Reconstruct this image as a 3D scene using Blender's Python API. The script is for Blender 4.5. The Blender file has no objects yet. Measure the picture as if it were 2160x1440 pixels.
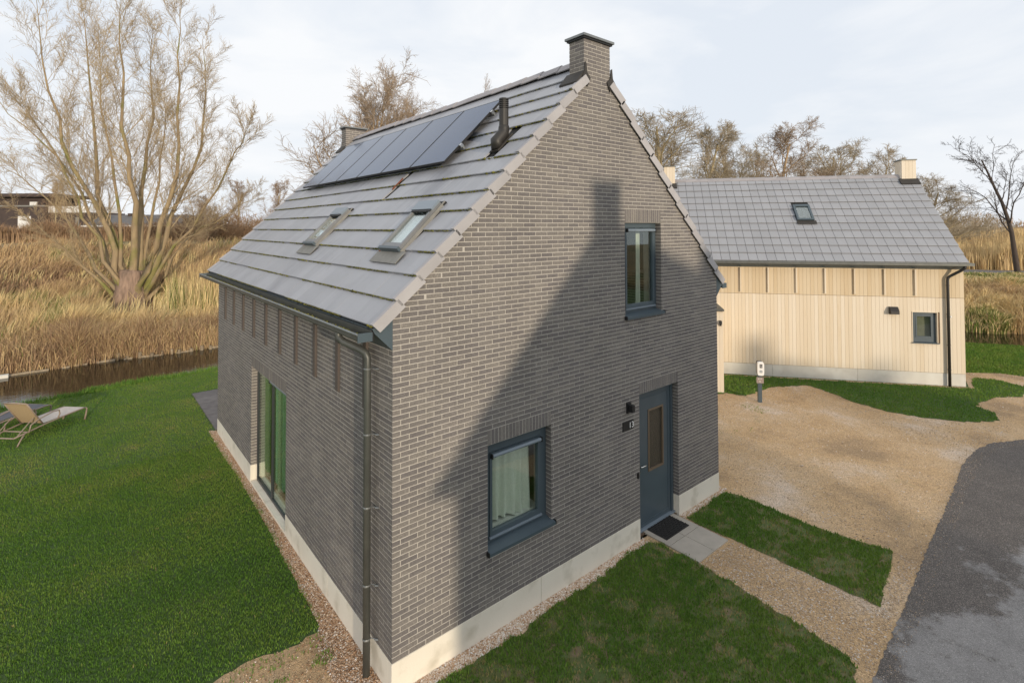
import bpy, bmesh, math, random
import numpy as np
from mathutils import Matrix, Vector
random.seed(7); RNG = np.random.default_rng(7)
S = bpy.context.scene
COL = S.collection
PI = math.pi

# ------------------------------------------------------------------ camera
FPX, PPY, YAW, PITCH, ROLL = 1093.62, 453.94, 0.6915, 0.0232, -0.0027
CAM = np.array([-2.7248, -5.4214, 5.2428])
cam = bpy.data.cameras.new('camera'); camo = bpy.data.objects.new('camera', cam); COL.objects.link(camo)
cam.sensor_fit = 'HORIZONTAL'; cam.sensor_width = 36.0; cam.lens = 36.0 * FPX / 2160.0
cam.shift_y = (PPY - 720.0) / 2160.0; cam.clip_start = 0.05; cam.clip_end = 3000
_c, _s, _cp, _sp = math.cos(YAW), math.sin(YAW), math.cos(PITCH), math.sin(PITCH)
_r0 = Vector((_c, -_s, 0)); _fw = Vector((_s * _cp, _c * _cp, _sp)); _u0 = _r0.cross(_fw)
_X = _r0 * math.cos(ROLL) + _u0 * math.sin(ROLL); _Y = _u0 * math.cos(ROLL) - _r0 * math.sin(ROLL)
_M = Matrix((_X, _Y, -_fw)).transposed().to_4x4(); _M.translation = Vector(CAM)
camo.matrix_world = _M; S.camera = camo

# ------------------------------------------------------------------ sky, sun, exposure
SUN_EL = math.radians(7.0)
SUNH = Vector((-0.2195, -0.9756, 0))                       # horizontal direction towards the sun
SUNV = SUNH * math.cos(SUN_EL) + Vector((0, 0, math.sin(SUN_EL)))
W_ = bpy.data.worlds.new('World'); S.world = W_; W_.use_nodes = True
nt = W_.node_tree; nt.nodes.clear()
out = nt.nodes.new('ShaderNodeOutputWorld'); bg = nt.nodes.new('ShaderNodeBackground'); bg.inputs[1].default_value = 0.1
sky = nt.nodes.new('ShaderNodeTexSky'); sky.sky_type = 'NISHITA'; sky.sun_disc = False
sky.sun_elevation = SUN_EL; sky.sun_rotation = math.atan2(SUNH.x, SUNH.y); sky.air_density = 1.0; sky.dust_density = 1.5
tc = nt.nodes.new('ShaderNodeTexCoord'); mp = nt.nodes.new('ShaderNodeMapping'); mp.inputs['Scale'].default_value = (1.0, 1.0, 2.6)
mp.inputs['Rotation'].default_value = (0.10, 0.05, 0.5)
no = nt.nodes.new('ShaderNodeTexNoise'); no.inputs['Scale'].default_value = 2.3; no.inputs['Detail'].default_value = 6; no.inputs['Roughness'].default_value = 0.55
no.inputs['Distortion'].default_value = 0.4
rp = nt.nodes.new('ShaderNodeValToRGB'); rp.color_ramp.elements[0].position = 0.38; rp.color_ramp.elements[1].position = 0.60
rp.color_ramp.elements[0].color = (0.48, 0.48, 0.48, 1); rp.color_ramp.elements[1].color = (1, 1, 1, 1)
veil = nt.nodes.new('ShaderNodeMixRGB'); veil.inputs[2].default_value = (7.75, 7.9, 8.1, 1)
thin = nt.nodes.new('ShaderNodeMixRGB'); thin.inputs[0].default_value = 0.80; thin.inputs[2].default_value = (5.9, 6.7, 7.9, 1)
L = nt.links.new
L(tc.outputs['Generated'], mp.inputs[0]); L(mp.outputs[0], no.inputs['Vector']); L(no.outputs['Fac'], rp.inputs[0])
L(sky.outputs[0], thin.inputs[1]); L(thin.outputs[0], veil.inputs[1]); L(rp.outputs[0], veil.inputs[0])
L(veil.outputs[0], bg.inputs[0]); L(bg.outputs[0], out.inputs[0])
sl = bpy.data.lights.new('sun', 'SUN'); sl.energy = 2.3; sl.angle = math.radians(0.9); sl.color = (1.0, 0.85, 0.66)
so = bpy.data.objects.new('sun', sl); COL.objects.link(so)
so.rotation_euler = (-SUNV).to_track_quat('-Z', 'Y').to_euler(); so.location = (-10, -30, 30)
S.view_settings.view_transform = 'Standard'; S.view_settings.look = 'None'; S.view_settings.exposure = 0.3; S.view_settings.gamma = 1.0
S.view_settings.use_curve_mapping = False
S.render.engine = 'CYCLES'; S.cycles.max_bounces = 8; S.cycles.transparent_max_bounces = 12

# ------------------------------------------------------------------ projection helpers (photo pixel -> place)
def ray(u, v):
    X = (u - 1080) / FPX; Y = (PPY - v) / FPX
    r = np.array(_X) * X + np.array(_Y) * Y + np.array(_fw); return r
def at(u, v, D):
    r = ray(u, v); return CAM + r * D / (r @ np.array([_s, _c, 0]))
def gnd(u, v, z=0.0):
    r = ray(u, v); return CAM + r * (z - CAM[2]) / r[2]
def view_size(p, n):
    d = np.array(p) - CAM; q = np.linalg.norm(d); return max(0.0, -(d @ np.array(n)) / q) / q ** 2

# ------------------------------------------------------------------ materials
MATS = {}
def nodes(name):
    m = bpy.data.materials.new(name); m.use_nodes = True; t = m.node_tree
    return m, t, t.nodes['Principled BSDF']
def c4(c): return (c[0], c[1], c[2], 1)
def mat(name, c1, c2=None, scale=8.0, rough=0.7, bump=0.0, bscale=60.0, detail=5, metal=0.0, spec=0.5, rnd=None, var=0.35,
        c3=None, scale3=1.0, lo3=0.5, hi3=0.65, stretch=None, attr=None, acols=None, coat=0.0, streak=False):
    """rnd: 'object' | 'island' shifts brightness per piece; attr: vertex float picking from acols"""
    m, t, p = nodes(name); N = t.nodes; K = t.links.new
    geo = N.new('ShaderNodeNewGeometry'); vec = geo.outputs['Position']
    if stretch:
        mpn = N.new('ShaderNodeMapping'); mpn.inputs['Scale'].default_value = stretch; K(vec, mpn.inputs[0]); vec = mpn.outputs[0]
    nz = N.new('ShaderNodeTexNoise'); nz.inputs['Scale'].default_value = scale; nz.inputs['Detail'].default_value = detail; K(vec, nz.inputs['Vector'])
    if attr:
        at_ = N.new('ShaderNodeAttribute'); at_.attribute_name = attr
        rmp = N.new('ShaderNodeValToRGB'); el = rmp.color_ramp.elements
        for i, (pos, c) in enumerate(acols):
            e = el[i] if i < 2 else el.new(pos)
            e.position = pos; e.color = c4(c)
        K(at_.outputs['Fac'], rmp.inputs[0]); col = rmp.outputs[0]
    else:
        mx = N.new('ShaderNodeMixRGB'); mx.inputs[1].default_value = c4(c1); mx.inputs[2].default_value = c4(c2 or c1)
        rr = N.new('ShaderNodeMapRange'); rr.inputs[1].default_value = 0.3; rr.inputs[2].default_value = 0.7
        K(nz.outputs['Fac'], rr.inputs[0]); K(rr.outputs[0], mx.inputs[0]); col = mx.outputs[0]
    if c3:
        n3 = N.new('ShaderNodeTexNoise'); n3.inputs['Scale'].default_value = scale3; n3.inputs['Detail'].default_value = 6; K(geo.outputs['Position'], n3.inputs['Vector'])
        r3 = N.new('ShaderNodeMapRange'); r3.inputs[1].default_value = lo3; r3.inputs[2].default_value = hi3; K(n3.outputs['Fac'], r3.inputs[0])
        m3 = N.new('ShaderNodeMixRGB'); m3.inputs[2].default_value = c4(c3); K(r3.outputs[0], m3.inputs[0]); K(col, m3.inputs[1]); col = m3.outputs[0]
    if streak:
        ms = N.new('ShaderNodeMapping'); ms.inputs['Rotation'].default_value = (0, PI / 4, 0); ms.inputs['Scale'].default_value = (1.3, 13, 1.3); K(geo.outputs['Position'], ms.inputs[0])
        ns = N.new('ShaderNodeTexNoise'); ns.inputs['Scale'].default_value = 1; ns.inputs['Detail'].default_value = 5; K(ms.outputs[0], ns.inputs['Vector'])
        nl = N.new('ShaderNodeTexNoise'); nl.inputs['Scale'].default_value = .55; nl.inputs['Detail'].default_value = 3; K(geo.outputs['Position'], nl.inputs['Vector'])
        ml = N.new('ShaderNodeMath'); ml.operation = 'MULTIPLY'; K(ns.outputs['Fac'], ml.inputs[0]); K(nl.outputs['Fac'], ml.inputs[1])
        rs_ = N.new('ShaderNodeMapRange'); rs_.inputs[1].default_value = .27; rs_.inputs[2].default_value = .42; rs_.inputs[4].default_value = .55; K(ml.outputs[0], rs_.inputs[0])
        m4 = N.new('ShaderNodeMixRGB'); m4.inputs[2].default_value = (.20, .205, .23, 1); K(rs_.outputs[0], m4.inputs[0]); K(col, m4.inputs[1]); col = m4.outputs[0]
    if rnd:
        src = N.new('ShaderNodeObjectInfo').outputs['Random'] if rnd == 'object' else geo.outputs['Random Per Island']
        mr = N.new('ShaderNodeMapRange'); mr.inputs[3].default_value = 1 - var; mr.inputs[4].default_value = 1 + var; K(src, mr.inputs[0])
        hv = N.new('ShaderNodeHueSaturation'); K(mr.outputs[0], hv.inputs['Value']); K(col, hv.inputs['Color']); col = hv.outputs[0]
    K(col, p.inputs['Base Color'])
    p.inputs['Roughness'].default_value = rough; p.inputs['Metallic'].default_value = metal
    p.inputs['Specular IOR Level'].default_value = spec
    if coat: p.inputs['Coat Weight'].default_value = coat; p.inputs['Coat Roughness'].default_value = 0.05
    if bump:
        nb = N.new('ShaderNodeTexNoise'); nb.inputs['Scale'].default_value = bscale; nb.inputs['Detail'].default_value = 6; K(vec, nb.inputs['Vector'])
        bp = N.new('ShaderNodeBump'); bp.inputs['Strength'].default_value = bump; bp.inputs['Distance'].default_value = 0.02
        K(nb.outputs['Fac'], bp.inputs['Height']); K(bp.outputs[0], p.inputs['Normal'])
    MATS[name] = m; return m
def brickmat(name, rnd):
    m, t, p = nodes(name); N = t.nodes; K = t.links.new
    geo = N.new('ShaderNodeNewGeometry')
    src = N.new('ShaderNodeObjectInfo').outputs['Random'] if rnd == 'object' else geo.outputs['Random Per Island']
    rmp = N.new('ShaderNodeValToRGB'); e = rmp.color_ramp.elements
    e[0].position = 0; e[0].color = (0.142, 0.129, 0.126, 1); e[1].position = 1; e[1].color = (0.192, 0.174, 0.158, 1)
    x = e.new(0.5); x.color = (0.166, 0.151, 0.141, 1)
    K(src, rmp.inputs[0])
    # pale lime specks, stronger on some bricks
    vz = N.new('ShaderNodeTexNoise'); vz.inputs['Scale'].default_value = 95; vz.inputs['Detail'].default_value = 2; K(geo.outputs['Position'], vz.inputs['Vector'])
    big = N.new('ShaderNodeTexNoise'); big.inputs['Scale'].default_value = 2.6; big.inputs['Detail'].default_value = 3; K(geo.outputs['Position'], big.inputs['Vector'])
    ad = N.new('ShaderNodeMath'); ad.operation = 'MULTIPLY_ADD'; ad.inputs[1].default_value = 0.42; K(big.outputs['Fac'], ad.inputs[0]); K(vz.outputs['Fac'], ad.inputs[2])
    ad2 = N.new('ShaderNodeMath'); ad2.operation = 'MULTIPLY_ADD'; ad2.inputs[1].default_value = 0.10; K(src, ad2.inputs[0]); K(ad.outputs[0], ad2.inputs[2])
    r = N.new('ShaderNodeMapRange'); r.inputs[1].default_value = 0.90; r.inputs[2].default_value = 1.02; r.inputs[4].default_value = 0.6; K(ad2.outputs[0], r.inputs[0])
    mx = N.new('ShaderNodeMixRGB'); mx.inputs[2].default_value = (0.42, 0.39, 0.34, 1); K(r.outputs[0], mx.inputs[0]); K(rmp.outputs[0], mx.inputs[1])
    wz = N.new('ShaderNodeTexNoise'); wz.inputs['Scale'].default_value = .9; wz.inputs['Detail'].default_value = 7; wz.inputs['Roughness'].default_value = .65; K(geo.outputs['Position'], wz.inputs['Vector'])
    wr = N.new('ShaderNodeMapRange'); wr.inputs[1].default_value = .3; wr.inputs[2].default_value = .7; wr.inputs[3].default_value = .86; wr.inputs[4].default_value = 1.14; K(wz.outputs['Fac'], wr.inputs[0])
    wh = N.new('ShaderNodeHueSaturation'); K(wr.outputs[0], wh.inputs['Value']); K(mx.outputs[0], wh.inputs['Color']); mx = wh
    fine = N.new('ShaderNodeTexNoise'); fine.inputs['Scale'].default_value = 40; fine.inputs['Detail'].default_value = 6; K(geo.outputs['Position'], fine.inputs['Vector'])
    hv = N.new('ShaderNodeHueSaturation'); fr = N.new('ShaderNodeMapRange'); fr.inputs[1].default_value = .3; fr.inputs[2].default_value = .7; fr.inputs[3].default_value = .82; fr.inputs[4].default_value = 1.18
    K(fine.outputs['Fac'], fr.inputs[0]); K(fr.outputs[0], hv.inputs['Value']); K(mx.outputs[0], hv.inputs['Color']); K(hv.outputs[0], p.inputs['Base Color'])
    p.inputs['Roughness'].default_value = 0.8; p.inputs['Specular IOR Level'].default_value = 0.35
    bp = N.new('ShaderNodeBump'); bp.inputs['Strength'].default_value = 0.35; bp.inputs['Distance'].default_value = 0.004
    K(fine.outputs['Fac'], bp.inputs['Height']); K(bp.outputs[0], p.inputs['Normal'])
    MATS[name] = m
def glassmat(name, tint, ior=1.5, rough=0.0, boost=1.0):
    m = bpy.data.materials.new(name); m.use_nodes = True; t = m.node_tree; t.nodes.clear(); N = t.nodes; K = t.links.new
    o = N.new('ShaderNodeOutputMaterial'); mx = N.new('ShaderNodeMixShader'); tr = N.new('ShaderNodeBsdfTransparent'); gl = N.new('ShaderNodeBsdfGlossy')
    tr.inputs[0].default_value = c4(tint); gl.inputs['Roughness'].default_value = rough; gl.inputs[0].default_value = (.95, 1, .96, 1)
    lw = N.new('ShaderNodeLayerWeight'); pw_ = N.new('ShaderNodeMath'); pw_.operation = 'POWER'; pw_.inputs[1].default_value = 4.2; K(lw.outputs['Facing'], pw_.inputs[0])
    mu = N.new('ShaderNodeMath'); mu.operation = 'MULTIPLY_ADD'; f0 = ((ior - 1) / (ior + 1)) ** 2 * boost; mu.inputs[1].default_value = 1 - f0; mu.inputs[2].default_value = f0; mu.use_clamp = True
    lw.inputs[0].default_value = .5; K(pw_.outputs[0], mu.inputs[0]); K(mu.outputs[0], mx.inputs[0]); K(tr.outputs[0], mx.inputs[1]); K(gl.outputs[0], mx.inputs[2]); K(mx.outputs[0], o.inputs[0])
    MATS[name] = m
brickmat('brick_single', 'object'); brickmat('brick_joined', 'island')
mat('mortar', (0.504, 0.470, 0.423), (0.432, 0.403, 0.361), 14, 0.9, 0.3, 90)
mat('concrete', (0.773, 0.720, 0.616), (0.708, 0.652, 0.550), 1.6, 0.85, 0.12, 60, c3=(0.56, 0.51, 0.41), scale3=3.0, lo3=.54, hi3=.74)
mat('concrete_grey', (0.66, 0.635, 0.57), (0.58, 0.555, 0.50), 1.8, 0.85, 0.1, 60, c3=(0.70, 0.68, 0.62), scale3=1.4)
for k in ('object', 'island'):
    mat('tile_' + k, (0.352, 0.358, 0.382), (0.316, 0.322, 0.345), 1.6, 0.42, 0.05, 45, rnd=k, var=0.06, c3=(0.25, 0.255, 0.28), scale3=1.1, lo3=0.60, hi3=0.78, spec=.45, streak=True)
mat('tile_plain', (0.315, 0.32, 0.338), (0.29, 0.295, 0.312), 1.6, 0.45, 0.05, 45, rnd='object', var=0.05, spec=.45)
mat('tile_edge', (0.07, 0.066, 0.055), (0.05, 0.05, 0.04), 9, 0.9)
mat('verge', (0.40, 0.385, 0.39), (0.35, 0.335, 0.34), 3, 0.6, 0.05, 60, rnd='object', var=.07)
mat('ridge', (0.36, 0.335, 0.335), (0.31, 0.29, 0.295), 3, 0.6, 0.05, 60, rnd='object', var=.08)
mat('underlay', (0.012, 0.012, 0.012), None, 4, 0.8)
mat('terracotta', (0.22, 0.075, 0.04), (0.15, 0.055, 0.03), 20, 0.85)
mat('moss', (0.065, 0.072, 0.016), (0.21, 0.19, 0.035), 7, 0.95, rnd='island', var=.5)
mat('anthracite', (0.072, 0.098, 0.116), (0.064, 0.088, 0.104), 3, 0.38, spec=.5)
mat('anthracite_light', (0.19, 0.23, 0.27), None, 3, 0.32)
mat('zinc', (0.24, 0.25, 0.25), (0.18, 0.19, 0.19), 5, 0.42, metal=.5)
mat('zinc_dark', (0.115, 0.12, 0.11), (0.09, 0.094, 0.088), 5, 0.45, metal=.35)
mat('lead', (0.04, 0.035, 0.03), (0.028, 0.025, 0.022), 8, 0.7, 0.2, 25)
mat('lead_pale', (0.24, 0.235, 0.215), (0.19, 0.185, 0.17), 8, 0.7, 0.25, 30)
mat('black', (0.012, 0.012, 0.013), None, 3, 0.5)
mat('plastic_black', (0.030, 0.026, 0.022), (0.022, 0.02, 0.018), 4, 0.5)
mat('brown_wood', (0.105, 0.086, 0.075), (0.080, 0.064, 0.056), 3, 0.75, 0.15, 40, stretch=(6, 6, .5))
mat('frame_grey', (0.22, 0.225, 0.23), (0.18, 0.185, 0.19), 5, 0.4, metal=.3)
mat('blind_olive', (0.20, 0.19, 0.135), (0.16, 0.155, 0.11), 6, 0.8)
mat('frame_dark', (0.030, 0.034, 0.038), (0.026, 0.03, 0.034), 4, 0.4)
mat('chrome', (0.7, 0.7, 0.68), None, 3, 0.2, metal=1)
mat('white_plastic', (0.82, 0.82, 0.80), None, 3, 0.35)
mat('white_paint', (0.8, 0.8, 0.78), (0.72, 0.72, 0.7), 3, 0.6)
mat('plaster', (0.62, 0.60, 0.56), None, 3, 0.9)
mat('curtain', (0.70, 0.73, 0.66), (0.62, 0.655, 0.59), 30, 0.9, 0.1, 200)
mat('curtain_green', (0.60, 0.72, 0.60), (0.53, 0.66, 0.54), 30, 0.9)
mat('floor_wood', (0.16, 0.11, 0.07), (0.12, 0.08, 0.05), 5, 0.6)
mat('rubber', (0.016, 0.015, 0.015), (0.028, 0.026, 0.024), 20, 0.75, 0.2, 80)
mat('paver', (0.45, 0.405, 0.345), (0.37, 0.335, 0.285), 5, 0.88, 0.15, 70, rnd='object', var=.08)
mat('terrace', (0.16, 0.145, 0.14), (0.11, 0.10, 0.098), 6, 0.85, 0.15, 60, rnd='object', var=.12)
def timber(name, k=(1, 1, 1)):
    T = lambda c: (c[0] * k[0], c[1] * k[1], c[2] * k[2], 1)
    m, t, p = nodes(name); N = t.nodes; K = t.links.new
    geo = N.new('ShaderNodeNewGeometry'); oi = N.new('ShaderNodeObjectInfo')
    mpn = N.new('ShaderNodeMapping'); mpn.inputs['Scale'].default_value = (14, 14, .7); K(geo.outputs['Position'], mpn.inputs[0])
    nz = N.new('ShaderNodeTexNoise'); nz.inputs['Scale'].default_value = 3; nz.inputs['Detail'].default_value = 6; K(mpn.outputs[0], nz.inputs['Vector'])
    rmp = N.new('ShaderNodeValToRGB'); e = rmp.color_ramp.elements
    e[0].position = .0; e[0].color = T((0.585, 0.45, 0.285)); e[1].position = 1; e[1].color = T((0.755, 0.665, 0.535))
    q = e.new(.25); q.color = T((0.69, 0.58, 0.43))
    ad = N.new('ShaderNodeMath'); ad.operation = 'MULTIPLY_ADD'; ad.inputs[1].default_value = .45; K(nz.outputs['Fac'], ad.inputs[0])
    mu = N.new('ShaderNodeMath'); mu.operation = 'MULTIPLY'; mu.inputs[1].default_value = .75; K(oi.outputs['Random'], mu.inputs[0]); K(mu.outputs[0], ad.inputs[2])
    K(ad.outputs[0], rmp.inputs[0]); K(rmp.outputs[0], p.inputs['Base Color']); p.inputs['Roughness'].default_value = .75
    MATS[name] = m
timber('timber'); timber('timber_upper', (.90, .845, .74))
mat('timber_dark', (0.24, 0.165, 0.10), (0.20, 0.135, 0.08), 4, 0.8)
def solarmat():
    m, t, p = nodes('solar'); N = t.nodes; K = t.links.new
    p.inputs['Base Color'].default_value = (0.030, 0.050, 0.105, 1); p.inputs['Roughness'].default_value = .14; p.inputs['Specular IOR Level'].default_value = .55; p.inputs['Specular Tint'].default_value = (.45, .68, 1, 1)
    MATS['solar'] = m
solarmat()
glassmat('glass', (0.94, 0.965, 0.94), 1.5, 0.0, 1.9)
glassmat('glass_patio', (0.84, 0.93, 0.86), 1.5, 0.0, 1.2)
glassmat('glass_roof', (0.9, 0.93, 0.94), 1.7, 0.01, 3.0)
mat('glass_frosted', (0.05, 0.045, 0.035), (0.07, 0.06, 0.045), 40, 0.12, 0.25, 90, stretch=(1, 1, 3))
def watermat():
    m, t, p = nodes('water'); N = t.nodes; K = t.links.new
    p.inputs['Base Color'].default_value = (0.020, 0.017, 0.010, 1); p.inputs['Roughness'].default_value = .03; p.inputs['IOR'].default_value = 1.33
    geo = N.new('ShaderNodeNewGeometry'); mpn = N.new('ShaderNodeMapping'); mpn.inputs['Scale'].default_value = (1, 2.2, 1); K(geo.outputs['Position'], mpn.inputs[0])
    nz = N.new('ShaderNodeTexNoise'); nz.inputs['Scale'].default_value = 2.5; nz.inputs['Detail'].default_value = 3; K(mpn.outputs[0], nz.inputs['Vector'])
    bp = N.new('ShaderNodeBump'); bp.inputs['Strength'].default_value = .05; bp.inputs['Distance'].default_value = .1; K(nz.outputs['Fac'], bp.inputs['Height']); K(bp.outputs[0], p.inputs['Normal'])
    MATS['water'] = m
watermat()
mat('lawn_soil', (0.050, 0.090, 0.022), (0.066, 0.105, 0.026), 1.2, 0.95, 0.4, 50, c3=(0.095, 0.115, 0.035), scale3=.8, lo3=.55, hi3=.75)
mat('patchy_soil', (0.070, 0.115, 0.028), (0.120, 0.125, 0.045), 5.0, 0.95, 0.4, 50, c3=(0.19, 0.145, 0.085), scale3=4.2, lo3=.55, hi3=.66)
GC = [(0.0, (0.055, 0.135, 0.018)), (0.45, (0.105, 0.215, 0.026)), (0.8, (0.185, 0.270, 0.040)), (1.0, (0.33, 0.27, 0.11))]
mat('grass_blade', (0, 0, 0), attr='tone', acols=GC, rough=.65, spec=.3)
def gravelmat():
    m, t, p = nodes('gravel_ground'); N = t.nodes; K = t.links.new; pos = N.new('ShaderNodeNewGeometry').outputs['Position']
    def noise(sc, det, ro=.6): n = N.new('ShaderNodeTexNoise'); n.inputs['Scale'].default_value = sc; n.inputs['Detail'].default_value = det; n.inputs['Roughness'].default_value = ro; K(pos, n.inputs['Vector']); return n.outputs['Fac']
    def ramp(src, st):
        r = N.new('ShaderNodeValToRGB'); e = r.color_ramp.elements
        for i, (q, c) in enumerate(st):
            x = e[i] if i < 2 else e.new(q)
            x.position = q; x.color = c4(c)
        K(src, r.inputs[0]); return r.outputs[0]
    big = ramp(noise(.42, 8, .62), [(.36, (.36, .25, .145)), (.46, (.52, .355, .195)), (.55, (.55, .395, .24)), (.66, (.62, .505, .40))])
    vo = N.new('ShaderNodeTexVoronoi'); vo.inputs['Scale'].default_value = 70; K(pos, vo.inputs['Vector'])
    sp = N.new('ShaderNodeSeparateXYZ'); K(vo.outputs['Color'], sp.inputs[0])
    speck = ramp(sp.outputs['X'], [(.0, (.55, .53, .51)), (.2, (.88, .87, .85)), (.75, (1.04, 1.03, 1.01)), (.98, (1.35, 1.35, 1.35))])
    mu = N.new('ShaderNodeMixRGB'); mu.blend_type = 'MULTIPLY'; mu.inputs[0].default_value = 1; K(big, mu.inputs[1]); K(speck, mu.inputs[2])
    g = N.new('ShaderNodeMapRange'); g.inputs[1].default_value = .62; g.inputs[2].default_value = .74; g.inputs[4].default_value = .55; K(noise(1.1, 9, .7), g.inputs[0])
    gm = N.new('ShaderNodeMixRGB'); gm.inputs[2].default_value = (.16, .17, .055, 1); K(g.outputs[0], gm.inputs[0]); K(mu.outputs[0], gm.inputs[1])
    K(gm.outputs[0], p.inputs['Base Color']); p.inputs['Roughness'].default_value = .95
    bp = N.new('ShaderNodeBump'); bp.inputs['Strength'].default_value = .7; bp.inputs['Distance'].default_value = .012; K(vo.outputs['Distance'], bp.inputs['Height']); K(bp.outputs[0], p.inputs['Normal'])
    MATS['gravel_ground'] = m
gravelmat()
mat('gravel_pale', (0.40, 0.31, 0.24), (0.31, 0.24, 0.18), 30, 0.95, 0.8, 120)
PC = [(0.0, (0.18, 0.10, 0.055)), (0.3, (0.42, 0.24, 0.125)), (0.6, (0.60, 0.43, 0.29)), (0.85, (0.72, 0.63, 0.53)), (1.0, (0.85, 0.81, 0.76))]
mat('pebble', (0, 0, 0), attr='tone', acols=PC, rough=.7)
PD = [(0.0, (0.24, 0.18, 0.125)), (0.4, (0.47, 0.34, 0.215)), (0.75, (0.58, 0.46, 0.355)), (1.0, (0.78, 0.73, 0.67))]
mat('pebble_drive', (0, 0, 0), attr='tone', acols=PD, rough=.8)
def asphalt():
    m, t, p = nodes('asphalt'); N = t.nodes; K = t.links.new
    pos = N.new('ShaderNodeNewGeometry').outputs['Position']
    def noise(sc, det, ro=.6): n = N.new('ShaderNodeTexNoise'); n.inputs['Scale'].default_value = sc; n.inputs['Detail'].default_value = det; n.inputs['Roughness'].default_value = ro; K(pos, n.inputs['Vector']); return n.outputs['Fac']
    def math_(op, a, b, c=None):
        n = N.new('ShaderNodeMath'); n.operation = op
        for i, v in enumerate((a, b, c)):
            if v is None: continue
            if isinstance(v, (int, float)): n.inputs[i].default_value = v
            else: K(v, n.inputs[i])
        return n.outputs[0]
    vo = N.new('ShaderNodeTexVoronoi'); vo.inputs['Scale'].default_value = 130; K(pos, vo.inputs['Vector']); sv = N.new('ShaderNodeSeparateXYZ'); K(vo.outputs['Color'], sv.inputs[0])
    def ramp(src, st):
        r = N.new('ShaderNodeValToRGB'); e = r.color_ramp.elements
        for i, (q, c) in enumerate(st):
            x = e[i] if i < 2 else e.new(q)
            x.position = q; x.color = c4(c)
        K(src, r.inputs[0]); return r.outputs[0]
    dry = ramp(sv.outputs['X'], [(0, (.17, .163, .158)), (.3, (.235, .225, .22)), (.85, (.28, .268, .26)), (1, (.40, .38, .36))])
    wet = ramp(sv.outputs['X'], [(0, (.045, .040, .037)), (.3, (.092, .081, .074)), (.85, (.140, .124, .112)), (1, (.34, .29, .25))])
    sx = N.new('ShaderNodeSeparateXYZ'); K(pos, sx.inputs[0])
    a = math_('MULTIPLY_ADD', noise(.75, 12, .74), 4.6, sx.outputs['Y']); a = math_('MULTIPLY_ADD', sx.outputs['X'], .17, a); a = math_('MULTIPLY_ADD', noise(9, 5, .7), .55, a)
    mr = N.new('ShaderNodeMapRange'); mr.inputs[1].default_value = -.42; mr.inputs[2].default_value = -.05; K(a, mr.inputs[0])
    mx = N.new('ShaderNodeMixRGB'); K(mr.outputs[0], mx.inputs[0]); K(dry, mx.inputs[1]); K(wet, mx.inputs[2])
    tone = N.new('ShaderNodeMapRange'); tone.inputs[1].default_value = .3; tone.inputs[2].default_value = .7; tone.inputs[3].default_value = .82; tone.inputs[4].default_value = 1.16; K(noise(2.2, 8, .7), tone.inputs[0])
    hv = N.new('ShaderNodeHueSaturation'); K(tone.outputs[0], hv.inputs['Value']); K(mx.outputs[0], hv.inputs['Color']); K(hv.outputs[0], p.inputs['Base Color'])
    p.inputs['Roughness'].default_value = .85
    bp = N.new('ShaderNodeBump'); bp.inputs['Strength'].default_value = .7; bp.inputs['Distance'].default_value = .008; K(vo.outputs['Distance'], bp.inputs['Height']); K(bp.outputs[0], p.inputs['Normal'])
    MATS['asphalt'] = m
asphalt()
mat('far_ground', (0.24, 0.17, 0.085), (0.17, 0.125, 0.06), .35, 0.95, c3=(0.07, 0.085, 0.025), scale3=.18, lo3=.55, hi3=.68)
mat('bank_grass', (0.10, 0.11, 0.032), (0.14, 0.105, 0.05), .6, 0.95, c3=(0.06, 0.10, 0.02), scale3=.3)
mat('mud', (0.035, 0.030, 0.02), (0.05, 0.04, 0.028), 3, 0.8)
RC = [(0.0, (0.20, 0.13, 0.085)), (0.25, (0.40, 0.265, 0.155)), (0.5, (0.62, 0.46, 0.24)), (0.75, (0.76, 0.61, 0.30)), (0.92, (0.64, 0.54, 0.32)), (1.0, (0.17, 0.21, 0.05))]
mat('reed', (0, 0, 0), attr='tone', acols=RC, rough=.8, spec=.2)
mat('bark_willow', (0.383, 0.289, 0.162), (0.268, 0.201, 0.128), 2.4, 0.9, 0.5, 14, c3=(0.20, 0.195, 0.055), scale3=.8, lo3=.50, hi3=.68, stretch=(3, 3, .5))
mat('trunk_willow', (0.351, 0.243, 0.176), (0.176, 0.121, 0.088), 2.4, 0.9, 0.8, 9, stretch=(3.5, 3.5, .4))
mat('twig_willow', (0.496, 0.381, 0.220), (0.348, 0.270, 0.176), .6, 0.85)
mat('twig_tan', (0.425, 0.326, 0.232), (0.309, 0.236, 0.166), .5, 0.85)
mat('bark_tan', (0.452, 0.332, 0.203), (0.306, 0.219, 0.133), 1.5, 0.9)
mat('twig_brown', (0.463, 0.382, 0.271), (0.314, 0.265, 0.180), .4, 0.9)
mat('bark_brown', (0.450, 0.360, 0.197), (0.293, 0.238, 0.137), 1.0, 0.9)
mat('bark_dark', (0.085, 0.064, 0.052), (0.06, 0.046, 0.038), 2.5, 0.9, .4, 12)
mat('twig_dark', (0.075, 0.058, 0.052), (0.055, 0.045, 0.04), .6, 0.9)
mat('twig_rust', (0.360, 0.235, 0.142), (0.270, 0.188, 0.112), .4, 0.9)
mat('stake', (0.30, 0.24, 0.165), (0.19, 0.15, 0.10), 5, 0.9, rnd='object', var=.3)
mat('lounger_tan', (0.46, 0.34, 0.20), (0.40, 0.295, 0.175), 30, 0.7)
mat('lounger_pale', (0.52, 0.47, 0.42), (0.45, 0.405, 0.365), 12, 0.7)
mat('lounger_frame', (0.30, 0.235, 0.185), (0.25, 0.19, 0.15), 8, 0.5)
mat('lounger_grey', (0.10, 0.10, 0.115), (0.085, 0.085, 0.1), 12, 0.7)
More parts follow.
